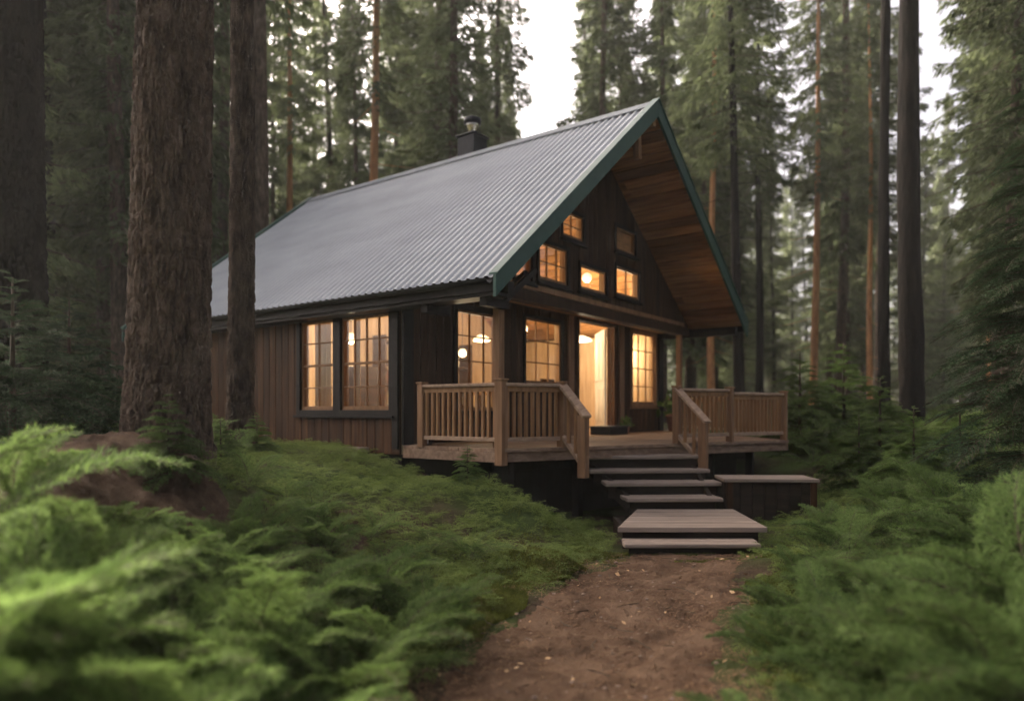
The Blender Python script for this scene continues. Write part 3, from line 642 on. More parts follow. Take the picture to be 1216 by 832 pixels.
lamp(2.9, 0.9, 2.75, .09, 24, 'round glowing lamp behind the upper left gable window', 'globe')
def furniture(name, x, y, label, cat): return empty(name, inw(x, y), ROT, label, cat)
cab = furniture('cabinet', 1.35, 2.35, 'tall dark cabinet inside the side window', 'cabinet')
mb = MB(); mb.box((-.22, -.28, 0), (.22, .28, 1.12)); mb.build('body', M['furn'], cab, .01)
for k in (-1, 1):
    mb = MB(); mb.box((-.245, k * .14 - .13, .05), (-.221, k * .14 + .13, 1.08)); mb.build('door', M['furn'], cab, .004)
shelf = furniture('bookshelf', 4.6, 3.95, 'wooden shelf of jars and books against the back wall indoors', 'bookshelf')
for x_ in (-1.3, -.45, .45, 1.3):
    mb = MB(); mb.box((x_ - .02, -.18, 0), (x_ + .02, .18, 1.9)); mb.build('side_panel', M['furn'], shelf)
for z_ in (.08, .5, .92, 1.34, 1.76):
    mb = MB(); mb.box((-1.3, -.18, z_), (1.3, .18, z_ + .03)); mb.build('shelf', M['furn'], shelf)
for k, (x_, z_) in enumerate([(-1.1, .95), (-.8, .95), (-.2, .95), (.1, .53), (.7, .95), (1.0, .53), (-.9, .53), (.25, 1.37), (-.7, 1.37), (.9, 1.37)]):
    jar = MB(); jar.lathe((0, 0, 0), [(0, 0), (.07, 0), (.085, .08), (.08, .2), (.05, .24), (.05, .28), (0, .28)], 14)
    o = jar.build('jar', M['cream'] if k % 2 else M['clay']); o.location = inw(4.6 + x_, 3.9, z_); tag(o, 'jar standing on the shelf against the back wall indoors', 'jar', 'jars on the indoor shelf')
tb = furniture('dining_table', 4.3, 1.3, 'wooden dining table inside behind the front windows', 'table')
mb = MB(); mb.box((-.8, -.45, .70), (.8, .45, .75)); mb.build('tabletop', M['inner_floor'], tb, .006)
for sx in (-.7, .7):
    for sy in (-.36, .36): mb = MB(); mb.box((sx - .035, sy - .035, 0), (sx + .035, sy + .035, .70)); mb.build('leg', M['furn'], tb)
def chair(x, y, rz, label):
    c = empty('dining_chair', inw(x, y), ROT + rz, label, 'chair', 'chairs around the dining table')
    mb = MB(); mb.box((-.21, -.21, .42), (.21, .21, .46)); mb.build('seat', M['furn'], c, .01)
    mb = MB()
    for k in range(4): mb.box((-.19 + k * .115, .18, .46), (-.155 + k * .115, .205, .92))
    mb.box((-.21, .175, .88), (.21, .21, .97)); mb.build('backrest', M['furn'], c, .004)
    for sx in (-.18, .18):
        for sy in (-.18, .18): mb = MB(); mb.box((sx - .02, sy - .02, 0), (sx + .02, sy + .02, .42)); mb.build('leg', M['furn'], c)
chair(3.9, .6, math.pi, 'dark slatted dining chair on the porch side of the table'); chair(4.7, 2.0, 0, 'dark slatted dining chair behind the table')
# curtains: part of the side window's room
def curtain(x, y0, y1, z0, z1, label):
    n = 60; ys_ = np.linspace(y0, y1, n); xx = x + .03 * np.sin(ys_ * 62) + .01 * np.sin(ys_ * 23)
    V = np.concatenate([np.stack([xx, ys_, np.full(n, z)], -1) for z in (z0, z1)] + [np.stack([xx + .006, ys_, np.full(n, z)], -1) for z in (z0, z1)]); ii = np.arange(n - 1)
    q = lambda a, b: np.stack([a + ii, a + ii + 1, b + ii + 1, b + ii], -1)
    o = np_mesh('curtain', V, np.concatenate([q(0, n), q(3 * n, 2 * n), q(2 * n, 0), q(n, 3 * n)]), M['fabric'], smooth=True)
    o.location = inw(0, 0); o.rotation_euler = (0, 0, ROT); tag(o, label, 'curtain')
curtain(.22, 1.62, 1.98, .35, 1.75, 'pale curtain at the far left edge of the side window')
curtain(.22, 0.98, 1.16, .35, 1.75, 'pale curtain gathered at the middle post of the side window')
# things on the deck
mat_o = MB(); mat_o.box((-.33, -.20, 0), (.33, .20, .13)); mat_o.box((-.35, -.22, .13), (.35, .22, .155))
o = mat_o.build('door_step', M['black'], None, .008); o.location = inw(4.85, -.28); o.rotation_euler = (0, 0, ROT); tag(o, 'low black step in front of the open cream door', 'step')
def potted(x, y, s, label):
    o = empty('potted_plant', inw(x, y), 0, label, 'potted plant'); mb = MB()
    mb.lathe((0, 0, 0), [(0, 0), (.09 * s, 0), (.12 * s, .20 * s), (.135 * s, .20 * s), (.135 * s, .24 * s), (.11 * s, .24 * s), (.10 * s, .19 * s), (0, .19 * s)], 18); mb.build('pot', M['clay'], o)
    n = 260; a = rng.uniform(0, 6.28, n); el = rng.uniform(.1, 1.5, n); r = rng.uniform(.05, .26, n) * s
    c = np.stack([np.cos(a) * np.cos(el) * r, np.sin(a) * np.cos(el) * r, .2 * s + np.sin(el) * r * 1.5], -1)
    d1 = rng.normal(size=(n, 3)) * .035 * s; d2 = rng.normal(size=(n, 3)) * .022 * s
    V = np.stack([c - d1, c + d2, c + d1, c - d2], 1).reshape(-1, 3); np_mesh('foliage', V, np.arange(4 * n).reshape(-1, 4), M['fern'], parent=o)
potted(7.35, -.45, 1.5, 'bushy green potted plant on the deck right of the narrow window')
potted(5.62, -.22, .55, 'tiny potted plant beside the open door')
def lantern(x, y, label):
    o = empty('lantern', inw(x, y), ROT, label, 'lantern'); mb = MB(); mb.box((-.05, -.05, 0), (.05, .05, .02)); mb.box((-.05, -.05, .15), (.05, .05, .17))
    for sx in (-.044, .044):
        for sy in (-.044, .044): mb.box((sx - .006, sy - .006, .02), (sx + .006, sy + .006, .15))
    mb.tube([(-.04, 0, .17), (-.03, 0, .22), (.03, 0, .22), (.04, 0, .17)], .005, 6); mb.build('cage', M['black'], o)
    mb = MB(); mb.tube([(0, 0, .02), (0, 0, .12)], .03, 12); mb.build('candle', M['white'], o)
lx_, ly_ = dk(1.05, -.25); lantern(lx_, ly_, 'small lantern on the deck behind the handrail by the steps')
lantern(0.12, -.3, 'small lantern on the deck by the dark corner of the cabin')

# ------------------------------------------------------------------ needle sprays
def needles_on(P0, P1, spacing, ln, w, rs, up=0.35):
    """needles along segments P0->P1 (n,3): returns triangle corner array (m,3,3)"""
    d = P1 - P0; L_ = np.linalg.norm(d, axis=1); cnt = np.maximum(2, (L_ / spacing).astype(int))
    seg = np.repeat(np.arange(len(P0)), cnt); t = rs.random(len(seg)); dd = d[seg] / np.maximum(L_[seg], 1e-6)[:, None]
    base = P0[seg] + d[seg] * t[:, None]
    side = np.cross(dd, np.array([0, 0, 1.0])); side /= np.maximum(np.linalg.norm(side, axis=1), 1e-6)[:, None]
    nup = np.cross(side, dd); phi = rs.choice([0.0, math.pi], len(seg)) + rs.normal(0, .55, len(seg)); phi = np.where(rs.random(len(seg)) < up, rs.uniform(.2, 2.9, len(seg)), phi)
    lat = side * np.cos(phi)[:, None] + nup * np.sin(phi)[:, None]
    ang = rs.uniform(.55, 1.05, len(seg)); dirv = dd * np.cos(ang)[:, None] + lat * np.sin(ang)[:, None]
    l = ln * rs.uniform(.7, 1.15, len(seg)) * (1 - .35 * t)
    wv = np.cross(dirv, nup + rs.normal(0, .35, (len(seg), 3))); wv /= np.maximum(np.linalg.norm(wv, axis=1), 1e-6)[:, None]
    tip = base + dirv * l[:, None]
    return np.stack([base - wv * w / 2, base + wv * w / 2, tip], 1)
def sticks(P0, P1, r0, r1):
    """thin three-sided sticks for twigs -> triangles"""
    d = P1 - P0; d = d / np.maximum(np.linalg.norm(d, axis=1), 1e-6)[:, None]
    a = np.cross(d, np.array([.3, .2, .93])); a /= np.maximum(np.linalg.norm(a, axis=1), 1e-6)[:, None]; b = np.cross(d, a); out = []
    ring = [a * math.cos(k * 2.094) + b * math.sin(k * 2.094) for k in range(3)]
    for k in range(3):
        k2 = (k + 1) % 3; A0, A1 = P0 + ring[k] * r0, P0 + ring[k2] * r0; B0, B1 = P1 + ring[k] * r1, P1 + ring[k2] * r1
        out += [np.stack([A0, A1, B1], 1), np.stack([A0, B1, B0], 1)]
    return np.concatenate(out)
def frond(seed, L_=1.0, pairs=16, wid=0.34, nl=0.035, nw=0.0045, sp=0.006, rise=0.45, droop=0.9, start=.12, sub=True):
    """a flat feathery bough along +X: returns (needle tris, stick tris)"""
    rs = np.random.default_rng(seed); n = 18; t = np.linspace(0, 1, n)
    x = L_ * t * (1 - .10 * t * droop); z = L_ * (rise * t - .55 * droop * t * t); y = L_ * .05 * np.sin(t * 3 + rs.uniform(0, 6)) * t
    ax = np.stack([x, y, z], -1)
    N = [needles_on(ax[6:-1], ax[7:], sp, nl, nw, rs)]; S = [sticks(ax[:-1], ax[1:], .0042 * L_, .003 * L_)]
    tt = start + (1 - start - .02) * (np.arange(pairs) + .5) / pairs
    P0 = []; P1 = []; q0 = []; q1 = []
    for k, tk in enumerate(tt):
        i = min(int(tk * (n - 1)), n - 2); f_ = tk * (n - 1) - i; c = ax[i] * (1 - f_) + ax[i + 1] * f_; d = ax[i + 1] - ax[i]; d /= np.linalg.norm(d)
        side = np.cross(d, [0, 0, 1.0]); side /= np.linalg.norm(side); u_ = np.cross(side, d)
        prof = min(1, (tk - start + .12) * 3.2) * (1 - tk) ** .75 + .06
        for s_ in (-1, 1):
            l = L_ * wid * prof * rs.uniform(.8, 1.15); a = rs.uniform(.75, 1.0)
            dv = d * math.cos(a) + side * s_ * math.sin(a) + u_ * rs.uniform(-.12, .18); mid = c + dv * l * .55; end = mid + (dv * .8 + d * .25 - np.array([0, 0, .18])) * l * .5
            P0 += [c, mid]; P1 += [mid, end]
            if sub and l > .10 * L_:
                for tb_ in (.3, .55, .8):
                    for s2 in (-1, 1):
                        b0 = c + dv * l * tb_; sd2 = np.cross(dv, u_) * s2; dv2 = dv * .7 + sd2 * .7 + np.array([0, 0, rs.uniform(-.1, .1)])
                        q0.append(b0); q1.append(b0 + dv2 * l * .36 * (1.1 - tb_))
    P0 = np.array(P0); P1 = np.array(P1)
    S.append(sticks(P0, P1, .0022 * L_, .0012 * L_)); N.append(needles_on(P0, P1, sp, nl, nw, rs))
    if q0: N.append(needles_on(np.array(q0), np.array(q1), sp, nl * .9, nw, rs))
    return np.concatenate(N), np.concatenate(S)
def xf(tri, az, pitch=0.0, roll=0.0, s=1.0, loc=(0, 0, 0)):
    m_ = Matrix.Rotation(az, 3, 'Z') @ Matrix.Rotation(-pitch, 3, 'Y') @ Matrix.Rotation(roll, 3, 'X')
    return (tri.reshape(-1, 3) @ (np.array(m_).T * s) + np.array(loc)).reshape(-1, 3, 3)
def tri_obj(name, tris, mats, parent=None, link=True, mi=None):
    V = tris.reshape(-1, 3); return np_mesh(name, V, np.arange(len(V)).reshape(-1, 3), mats, mi=mi, parent=parent, link=link)

FR = [frond(100 + i, 1.0, 15, .36, .040, .0060, .0085, .55 + .1 * i, 1.0 + .12 * i) for i in range(4)]
def make_fir_shrub(seed, k=10, lmin=.45, lmax=.8):
    """low sprawling young fir: foliage, stem meshes"""
    rs = np.random.default_rng(seed); N = []; S = []
    for i in range(k):
        f = FR[rs.integers(4)]; az = 6.283 * i / k * 1.0 + rs.normal(0, .3); s = rs.uniform(lmin, lmax); pt = rs.uniform(.0, .75); z = rs.uniform(.0, .14); ro = rs.normal(0, .3)
        N.append(xf(f[0], az, pt, ro, s, (0, 0, z))); S.append(xf(f[1], az, pt, ro, s, (0, 0, z)))
    return np.concatenate(N), np.concatenate(S)
def shrub_mesh_pair(N, S, mt): return tri_obj('foliage', N, M[mt], link=False), tri_obj('stem', S, M['twig'], link=False)
SHRUBS = {mt: [shrub_mesh_pair(*make_fir_shrub(200 + i), mt) for i in range(4)] for mt in ('fern', 'fern_dark')}
def place_pair(pair, name, loc, rz, s, label, cat, group, sz=None, tilt=0.0):
    o = empty(name, loc, rz, label, cat, group); o.scale = (s, s, sz or s); o.rotation_euler = (tilt, 0, rz)
    for me, nm in zip(pair, ('foliage', 'stem')):
        c = bpy.data.objects.new(nm, me); col.objects.link(c); c.parent = o
    return o
def scatter_shrubs(n, fx, label, group, mt, smin, smax, seed, mind=.28):
    rs = np.random.default_rng(seed); pts = []; tries = 0
    while len(pts) < n and tries < n * 60:
        tries += 1; X, Y, ok = fx(rs)
        if not ok or any((X - a) ** 2 + (Y - b) ** 2 < mind ** 2 for a, b in pts): continue
        pts.append((X, Y)); place_pair(SHRUBS[mt][rs.integers(4)], 'fir_seedling', (X, Y, gz(X, Y) - .03), rs.uniform(0, 6.28), rs.uniform(smin, smax), label, 'fir seedling', group, tilt=rs.normal(0, .1))
def dpath(X, Y): a, b = path_c(np.array([Y])); return float(X - a[0]), float(b[0])
def left_near(rs):
    Y = rs.uniform(1.55, 3.9); X = rs.uniform(-.80 * Y - .2, .4); d, h_ = dpath(X, Y)
    if (X + 2.45) ** 2 / 1.0 + (Y - 4.1) ** 2 / .40 < 1: return X, Y, False
    yt = 487 - F * (gz(X, Y) + .62 - EYE) / Y; qx = 608 + F * X / Y
    if yt < 492 or (-20 < qx < 290 and 487 - F * (gz(X, Y) + .85 - EYE) / Y < 528): return X, Y, False
    return X, Y, (-d - h_ > .50 + (.40 if Y < 2.6 else .0))
scatter_shrubs(26, left_near, 'soft green fir seedling in the blurred bank left of the dirt path', 'seedlings on the near left bank', 'fern', .6, .9, 1, .33)
FP = [frond(150 + i, 1.0, 20, .30, .058, .0062, .0060, .62 + .08 * i, 1.05 + .10 * i) for i in range(3)]
def make_bough_shrub(seed, k=8):
    rs = np.random.default_rng(seed); N = []; S = []
    for i in range(k):
        f = FP[rs.integers(3)]; az = 6.283 * i / k + rs.normal(0, .25); s_ = rs.uniform(.62, 1.0); pt = rs.uniform(.15, .85); ro = rs.normal(0, .25)
        N.append(xf(f[0], az, pt, ro, s_, (0, 0, .03))); S.append(xf(f[1], az, pt, ro, s_, (0, 0, .03)))
    return np.concatenate(N), np.concatenate(S)
BIG = {mt: [shrub_mesh_pair(*make_bough_shrub(260 + i), mt) for i in range(3)] for mt in ('fern', 'fern_dark')}
def big_boughs(spots, mt, name_label, group, seed):
    rs = np.random.default_rng(seed)
    for px, Y, s_ in spots:
        X = (px - 608) / F * Y; place_pair(BIG[mt][rs.integers(3)], 'fir_bough', (X, Y, gz(X, Y) - .04), rs.uniform(0, 6.28), s_ * (1.28 if px < 600 else 1.15), name_label, 'fir seedling', group, tilt=rs.normal(0, .08))
big_boughs([(-70, 2.9, .95), (20, 2.3, .80), (-40, 2.0, .8), (110, 2.0, .72), (60, 2.9, .62), (175, 2.5, .70), (240, 2.1, .70), (270, 2.9, .70), (330, 2.4, .62), (395, 2.9, .62), (150, 3.3, .55), (455, 3.4, .58), (340, 3.6, .60), (520, 3.9, .50), (440, 4.2, .55), (15, 3.6, .62), (200, 1.8, .62), (300, 1.85, .55), (190, 3.5, .42), (250, 3.7, .45), (125, 3.65, .38), (300, 4.3, .45), (380, 4.9, .42), (70, 3.5, .36), (225, 3.2, .48), (215, 3.75, .40), (160, 3.75, .34), (275, 4.0, .44)],
          'fern', 'large soft fir bough plume in the blurred foreground left of the path', 'bough plumes on the near left bank', 31)
big_boughs([(1190, 2.5, .95), (1260, 3.0, 1.0), (1110, 2.7, .80), (1030, 3.0, .72), (1160, 3.3, .85), (1090, 3.7, .75), (1000, 3.7, .60), (1230, 4.0, .95), (1150, 4.4, .80), (1040, 4.5, .62), (975, 4.6, .48), (1290, 2.2, .9), (1120, 2.2, .7), (1010, 2.4, .55), (935, 3.6, .48), (925, 4.3, .42), (950, 5.2, .48), (1010, 5.4, .58), (1070, 5.6, .72), (1130, 5.8, .8), (900, 2.6, .40), (1185, 5.2, .85), (985, 6.3, .5), (1050, 6.6, .65)],
          'fern_dark', 'large soft fir bough plume in the blurred foreground right of the path', 'bough plumes on the near right bank', 32)
def left_mid(rs):
    Y = rs.uniform(3.9, 5.6); X = rs.uniform(-.74 * Y, .3); d, h_ = dpath(X, Y)
    return X, Y, (-d - h_ > .75 and (X + 2.55) ** 2 / 1.0 + (Y - 4.35) ** 2 / .6 > 1 and (X + 2.47) ** 2 + (Y - 5) ** 2 > .3)
scatter_shrubs(42, left_mid, 'light green fir seedling between the blurred bank and the cabin side wall', 'seedlings on the middle left bank', 'fern', .40, .62, 2)
def right_near(rs):
    Y = rs.uniform(2.0, 5.6); X = rs.uniform(.5, .80 * Y + .2); d, h_ = dpath(X, Y); return X, Y, d - h_ > (.55 if Y < 3.6 else .38)
scatter_shrubs(24, right_near, 'deep green fir seedling on the bank right of the dirt path', 'seedlings on the right bank', 'fern_dark', .5, .8, 3, .32)
def right_mid(rs):
    Y = rs.uniform(5.6, 10.5); X = rs.uniform(2.2, .78 * Y + .3); d, h_ = dpath(X, Y); lx, ly = w2l(X, Y)
    onb = 2.2 < X < 3.7 and 6.2 < Y < 8.6
    return X, Y, d - h_ > .35 and not onb and not (X < 4.3 and Y > 7.6)
scatter_shrubs(48, right_mid, 'green fir seedling on the slope beyond the bench box', 'seedlings on the far right slope', 'fern', .55, .95, 4, .4)
def right_back(rs):
    Y = rs.uniform(10.5, 17); X = rs.uniform(.40 * Y, .80 * Y); return X, Y, True
scatter_shrubs(44, right_back, 'fir seedling among the trunks behind the deck railing', 'seedlings behind the deck', 'fern', .8, 1.3, 6, .5)
def left_back(rs):
    Y = rs.uniform(5.4, 12); X = rs.uniform(-.80 * Y, -.42 * Y); lx, ly = w2l(X, Y)
    return X, Y, lx < -.6 and (X + 2.47) ** 2 + (Y - 5) ** 2 > .3
scatter_shrubs(40, left_back, 'shaded fir seedling in the dark understorey left of the cabin', 'seedlings in the left understorey', 'fern_dark', .55, 1.0, 7, .4)

# low feathery ground cover between path and cabin, moss along the path edge: nobody could count these
def cover_unit(seed, k=7):
    rs = np.random.default_rng(seed); out = []
    for i in range(k):
        f = frond(seed * 31 + i, 1.0, 8, .42, .085, .020, .035, rs.uniform(.4, .8), 1.15, .1, False)[0]
        out.append(xf(f, 6.283 * i / k + rs.normal(0, .4), rs.uniform(.0, .6), rs.normal(0, .3), rs.uniform(.12, .24), (0, 0, 0)))
    return np.concatenate(out)
CU = [cover_unit(300 + i) for i in range(6)]
def scatter_cover(n, fx, seed, smin, smax):
    rs = np.random.default_rng(seed); X, Y, keep = fx(rs, n); X, Y = X[keep], Y[keep]; Z = ground_h(X, Y) - .01; out = []
    for x_, y_, z_ in zip(X, Y, Z): out.append(xf(CU[rs.integers(6)], rs.uniform(0, 6.28), rs.normal(0, .15), rs.normal(0, .15), rs.uniform(smin, smax), (x_, y_, z_)))
    return np.concatenate(out).astype(np.float32)
def carpet(rs, n):
    Y = rs.uniform(3.3, 11.0, n); X = rs.uniform(-1, 1, n) * 4.2 - 2.4; xc, hw = path_c(Y); d = xc - X - hw
    lx, ly = w2l(X, Y); house = (lx > -.12) & (ly > -1.4); dk_ = ((X - Cw.x) * Nw.x + (Y - Cw.y) * Nw.y < .12) & (lx > -.05)
    ok = (d > .04 + .26 * fbm(X * 2.2, Y * 2.2, 51)) & ~house & ~dk_ & (X > -.80 * Y) & ((X + 2.55) ** 2 / .75 + (Y - 4.25) ** 2 / .42 > 1)
    return X, Y, ok & (vnoise(X * 1.3, Y * 1.3, 8) > -.40)
def carpet_r(rs, n):
    Y = rs.uniform(2.6, 10.0, n); X = rs.uniform(0.8, 7.0, n); xc, hw = path_c(Y); d = X - xc - hw
    bx = (X > 2.3) & (X < 3.6) & (Y > 7.8) & (Y < 8.6)
    return X, Y, (d > .04 + .24 * fbm(X * 2.2, Y * 2.2, 52)) & (X < .8 * Y + .3) & ~bx & ~((X < 2.5) & (Y > 6.2)) & ~((X < 4.2) & (Y > 8.9))
gc = tri_obj('ground_cover', np.concatenate([scatter_cover(5200, carpet, 11, .55, 1.05), scatter_cover(2300, carpet_r, 12, .6, 1.1)]), M['cover']); tag(gc, kind='stuff')
def moss_tris(n, fx, seed, h=(.012, .035)):
    rs = np.random.default_rng(seed); X, Y, ok = fx(rs, n); X, Y = X[ok], Y[ok]; Z = ground_h(X, Y); k = len(X)
    a = rs.uniform(0, 6.28, k); w = rs.uniform(.003, .007, k); hh = rs.uniform(*h, k); b = np.stack([X, Y, Z], -1); sd_ = np.stack([np.cos(a), np.sin(a), 0 * a], -1) * w[:, None]
    tip = b + np.stack([rs.normal(0, .4, k) * hh, rs.normal(0, .4, k) * hh, hh], -1); return np.stack([b - sd_, b + sd_, tip], 1).astype(np.float32)
def moss_l(rs, n):
    Y = rs.uniform(3.0, 7.4, n); xc, hw = path_c(Y); s = rs.exponential(.22, n); X = xc - hw + .10 - s
    e = .10 * fbm(X * 3, Y * 3, 61) + .05; bump = sum(np.exp(-((X - bx) ** 2 + (Y - by) ** 2) / (r * r * 1.3)) for bx, by, r, a_ in BUMPS[2:7])
    return X, Y, ((s > .10 + e * 2.4) & (fbm(X * 2.5, Y * 2.5, 63) > -.16)) | ((bump > .35) & (s > .02))
def moss_r(rs, n):
    Y = rs.uniform(3.0, 6.6, n); xc, hw = path_c(Y); s = rs.exponential(.18, n); X = xc + hw - .08 + s
    return X, Y, (s > .15 + .2 * fbm(X * 3, Y * 3, 62)) & (fbm(X * 2.5, Y * 2.5, 64) > -.15)
def moss_s(rs, n):
    Y = rs.uniform(6.05, 6.5, n); X = rs.uniform(.8, 2.5, n); return X, Y, fbm(X * 4, Y * 4, 65) > .0
tag(tri_obj('moss', np.concatenate([moss_tris(150000, moss_l, 13), moss_tris(60000, moss_r, 14), moss_tris(25000, moss_s, 15, (.01, .025))]), M['moss']), kind='stuff')
# pebbles and dry leaves on the path
ico = np.array([(0, 0, 1), (.89, 0, .45), (.28, .85, .45), (-.72, .53, .45), (-.72, -.53, .45), (.28, -.85, .45), (.72, .53, -.45), (-.28, .85, -.45), (-.89, 0, -.45), (-.28, -.85, -.45), (.72, -.53, -.45), (0, 0, -1)])
icf = np.array([(0, 1, 2), (0, 2, 3), (0, 3, 4), (0, 4, 5), (0, 5, 1), (1, 6, 2), (2, 7, 3), (3, 8, 4), (4, 9, 5), (5, 10, 1), (6, 7, 2), (7, 8, 3), (8, 9, 4), (9, 10, 5), (10, 6, 1), (11, 7, 6), (11, 8, 7), (11, 9, 8), (11, 10, 9), (11, 6, 10)])
V = []; T_ = []
for i in range(520):
    Y = rng.uniform(2.6, 6.3); xc, hw = path_c(np.array([Y])); t = np.clip(rng.normal(0, .6), -1.05, 1.05); X = xc[0] + hw[0] * t; s = rng.exponential(.004) + .0025
    s = min(s, .018); V.append((ico * rng.uniform(.7, 1.2, (12, 3)) * np.array([s, s * rng.uniform(.6, 1), s * .6]) + (X, Y, gz(X, Y) + .012 + s * .2))); T_.append(icf + 12 * i)
tag(np_mesh('pebbles', np.concatenate(V), np.concatenate(T_), M['stone'], smooth=False), kind='stuff')
n = 70; Y = rng.uniform(2.8, 6.2, n); xc, hw = path_c(Y); X = xc + hw * rng.uniform(-1.1, 1.1, n); Z = ground_h(X, Y) + .025; a = rng.uniform(0, 6.28, n); l = rng.uniform(.008, .026, n)
c = np.stack([X, Y, Z], -1); d1 = np.stack([np.cos(a) * l, np.sin(a) * l, rng.normal(0, .004, n)], -1); d2 = np.stack([-np.sin(a) * l * .4, np.cos(a) * l * .4, rng.normal(.004, .004, n)], -1)
tag(np_mesh('dry_leaves', np.stack([c - d1, c + d2, c + d1, c - d2], 1).reshape(-1, 3), np.arange(4 * n).reshape(-1, 4), M['litter']), kind='stuff')

# brown needle litter and broken twigs lying on the path and its edges
n = 9000; Y = rng.uniform(2.6, 6.4, n); xc, hw = path_c(Y); t = np.sign(rng.uniform(-1, 1, n)) * rng.beta(2.2, 1.3, n) * 1.3; X = xc + hw * t; ok = fbm(X * 2.5, Y * 2.5, 71) > -.05; X, Y = X[ok], Y[ok]; n = len(X)
Z = ground_h(X, Y) + .020; a = rng.uniform(0, 6.28, n); l = rng.uniform(.010, .028, n); d1 = np.stack([np.cos(a) * l, np.sin(a) * l, rng.normal(0, .004, n)], -1); w_ = np.stack([-np.sin(a), np.cos(a), 0 * a], -1) * .0014; c = np.stack([X, Y, Z], -1)
tag(np_mesh('needle_litter', np.stack([c - d1 - w_, c - d1 + w_, c + d1 + w_, c + d1 - w_], 1).reshape(-1, 3), np.arange(4 * n).reshape(-1, 4), M['needle_dry']), kind='stuff')
P0 = []; P1 = []
for i in range(60):
    y_ = rng.uniform(2.7, 6.3); xc, hw = path_c(np.array([y_])); x_ = xc[0] + hw[0] * rng.uniform(-1.15, 1.15); a = rng.uniform(0, 6.28); l = rng.uniform(.03, .14); z_ = gz(x_, y_) + .026
    p_ = np.array([x_, y_, z_]); q_ = p_ + l * np.array([math.cos(a), math.sin(a), rng.normal(0, .05)]); r_ = q_ + .5 * l * np.array([math.cos(a + .5), math.sin(a + .5), .03]); P0 += [p_, q_]; P1 += [q_, r_]
tag(tri_obj('twigs', sticks(np.array(P0), np.array(P1), .0035, .0022), M['twig']), kind='stuff')

# ------------------------------------------------------------------ saplings and the dark spruce on the right
def whorled(seed, H, rad, levels, per, fr_set, base=.08, rise=.25, power=.9):
    rs = np.random.default_rng(seed); N = []; S = []
    pts = [(0, 0, z) for z in np.linspace(-.1, H, 8)]
    for i in range(levels):
        t = (i + .5) / levels; z = H * (base + (1 - base) * t); l = rad * (1 - t) ** power + .05 * rad
        for k in range(per):
            f = fr_set[rs.integers(len(fr_set))]; az = 6.283 * (k / per) + i * 1.1 + rs.normal(0, .2); pt = rise * (t - .35) * 2 + rs.normal(0, .08)
            s = l * rs.uniform(.75, 1.15); zz = z + rs.normal(0, .03) * H
            N.append(xf(f[0], az, pt, rs.normal(0, .2), s, (0, 0, zz))); S.append(xf(f[1], az, pt, 0, s, (0, 0, zz)))
    mb = MB(); mb.tube(pts, [.022 * H ** .7 * (1 - .9 * i / 7) + .002 for i in range(8)], 8)
    return np.concatenate(N), np.concatenate(S), mb
FS = [frond(400 + i, 1.0, 16, .42, .060, .012, .010, .30, .75) for i in range(3)]
FB = [frond(420 + i, 1.0, 22, .40, .036, .0062, .0085, .18, .80) for i in range(3)]
def sapling_proto(seed, H, rad, levels, per, mt, fr_set, rise=.25, base=.08):
    N, S, mb = whorled(seed, H, rad, levels, per, fr_set, base, rise)
    tk = mb.build('trunk', M['twig']); me = tk.data; bpy.data.objects.remove(tk)
    return [(tri_obj('crown', N, M[mt], link=False), 'crown'), (tri_obj('bough', S, M['twig'], link=False), 'boughs'), (me, 'trunk')]
def place(proto, name, loc, rz, s, label, cat, group=None, sz=None):
    o = empty(name, loc, rz, label, cat, group); o.scale = (s, s, sz or s)
    for me, nm in proto:
        c = bpy.data.objects.new(nm, me); col.objects.link(c); c.parent = o
    return o
SAP = [sapling_proto(500 + i, 1.0, .62, 10, 8, 'fern_dark', FS) for i in range(2)]
SAPL = [sapling_proto(510 + i, 1.0, .62, 10, 8, 'fern', FS) for i in range(2)]
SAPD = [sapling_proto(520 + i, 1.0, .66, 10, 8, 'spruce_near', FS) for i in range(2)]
def sap(px, Y, h, kind, label, group=None):
    X = (px - 608) / F * Y; return place({'d': SAP, 'l': SAPL, 'k': SAPD}[kind][random.randrange(2)], 'fir_sapling', (X, Y, gz(X, Y) - .05), random.uniform(0, 6.28), h, label, 'fir sapling', group)
sap(1085, 7.6, 1.05, 'l', 'bright fir sapling in front of the two dark trunks on the right')
sap(1020, 8.6, 1.0, 'l', 'small fir sapling just right of the bench box')
sap(1140, 8.0, 1.1, 'l', 'fir sapling half hidden by the dark spruce boughs')
sap(950, 12.0, 1.7, 'l', 'fir sapling rising directly behind the right end of the deck railing')
sap(1002, 12.6, 1.8, 'l', 'tall pale fir sapling behind the bench box among the trunks')
sap(1045, 10.2, 1.35, 'l', 'fir sapling at the foot of the slim dark trunk')
sap(82, 5.9, 1.45, 'k', 'dark fir sapling with a bare leader left of the big trunk')
sap(15, 5.0, 1.45, 'k', 'dark bushy fir sapling at the foot of the far left trunk')
sap(120, 7.0, 1.0, 'k', 'dark fir sapling behind the soil mound')
sap(200, 4.45, .55, 'd', 'small fir sapling growing in front of the big trunk')
sap(262, 5.6, .50, 'd', 'small fir sapling between the big trunk and the slim trunk')
sap(305, 7.2, .50, 'l', 'small fir sapling at the foot of the slim trunk by the side wall')
sap(555, 7.3, .45, 'l', 'little fir sapling in front of the deck corner')
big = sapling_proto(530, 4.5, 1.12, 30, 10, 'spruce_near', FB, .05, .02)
X, Y = 4.62, 6.1; place(big, 'young_spruce', (X, Y, gz(X, Y) - .05), .3, 1.0, 'dark young spruce with layered boughs at the right edge', 'spruce')

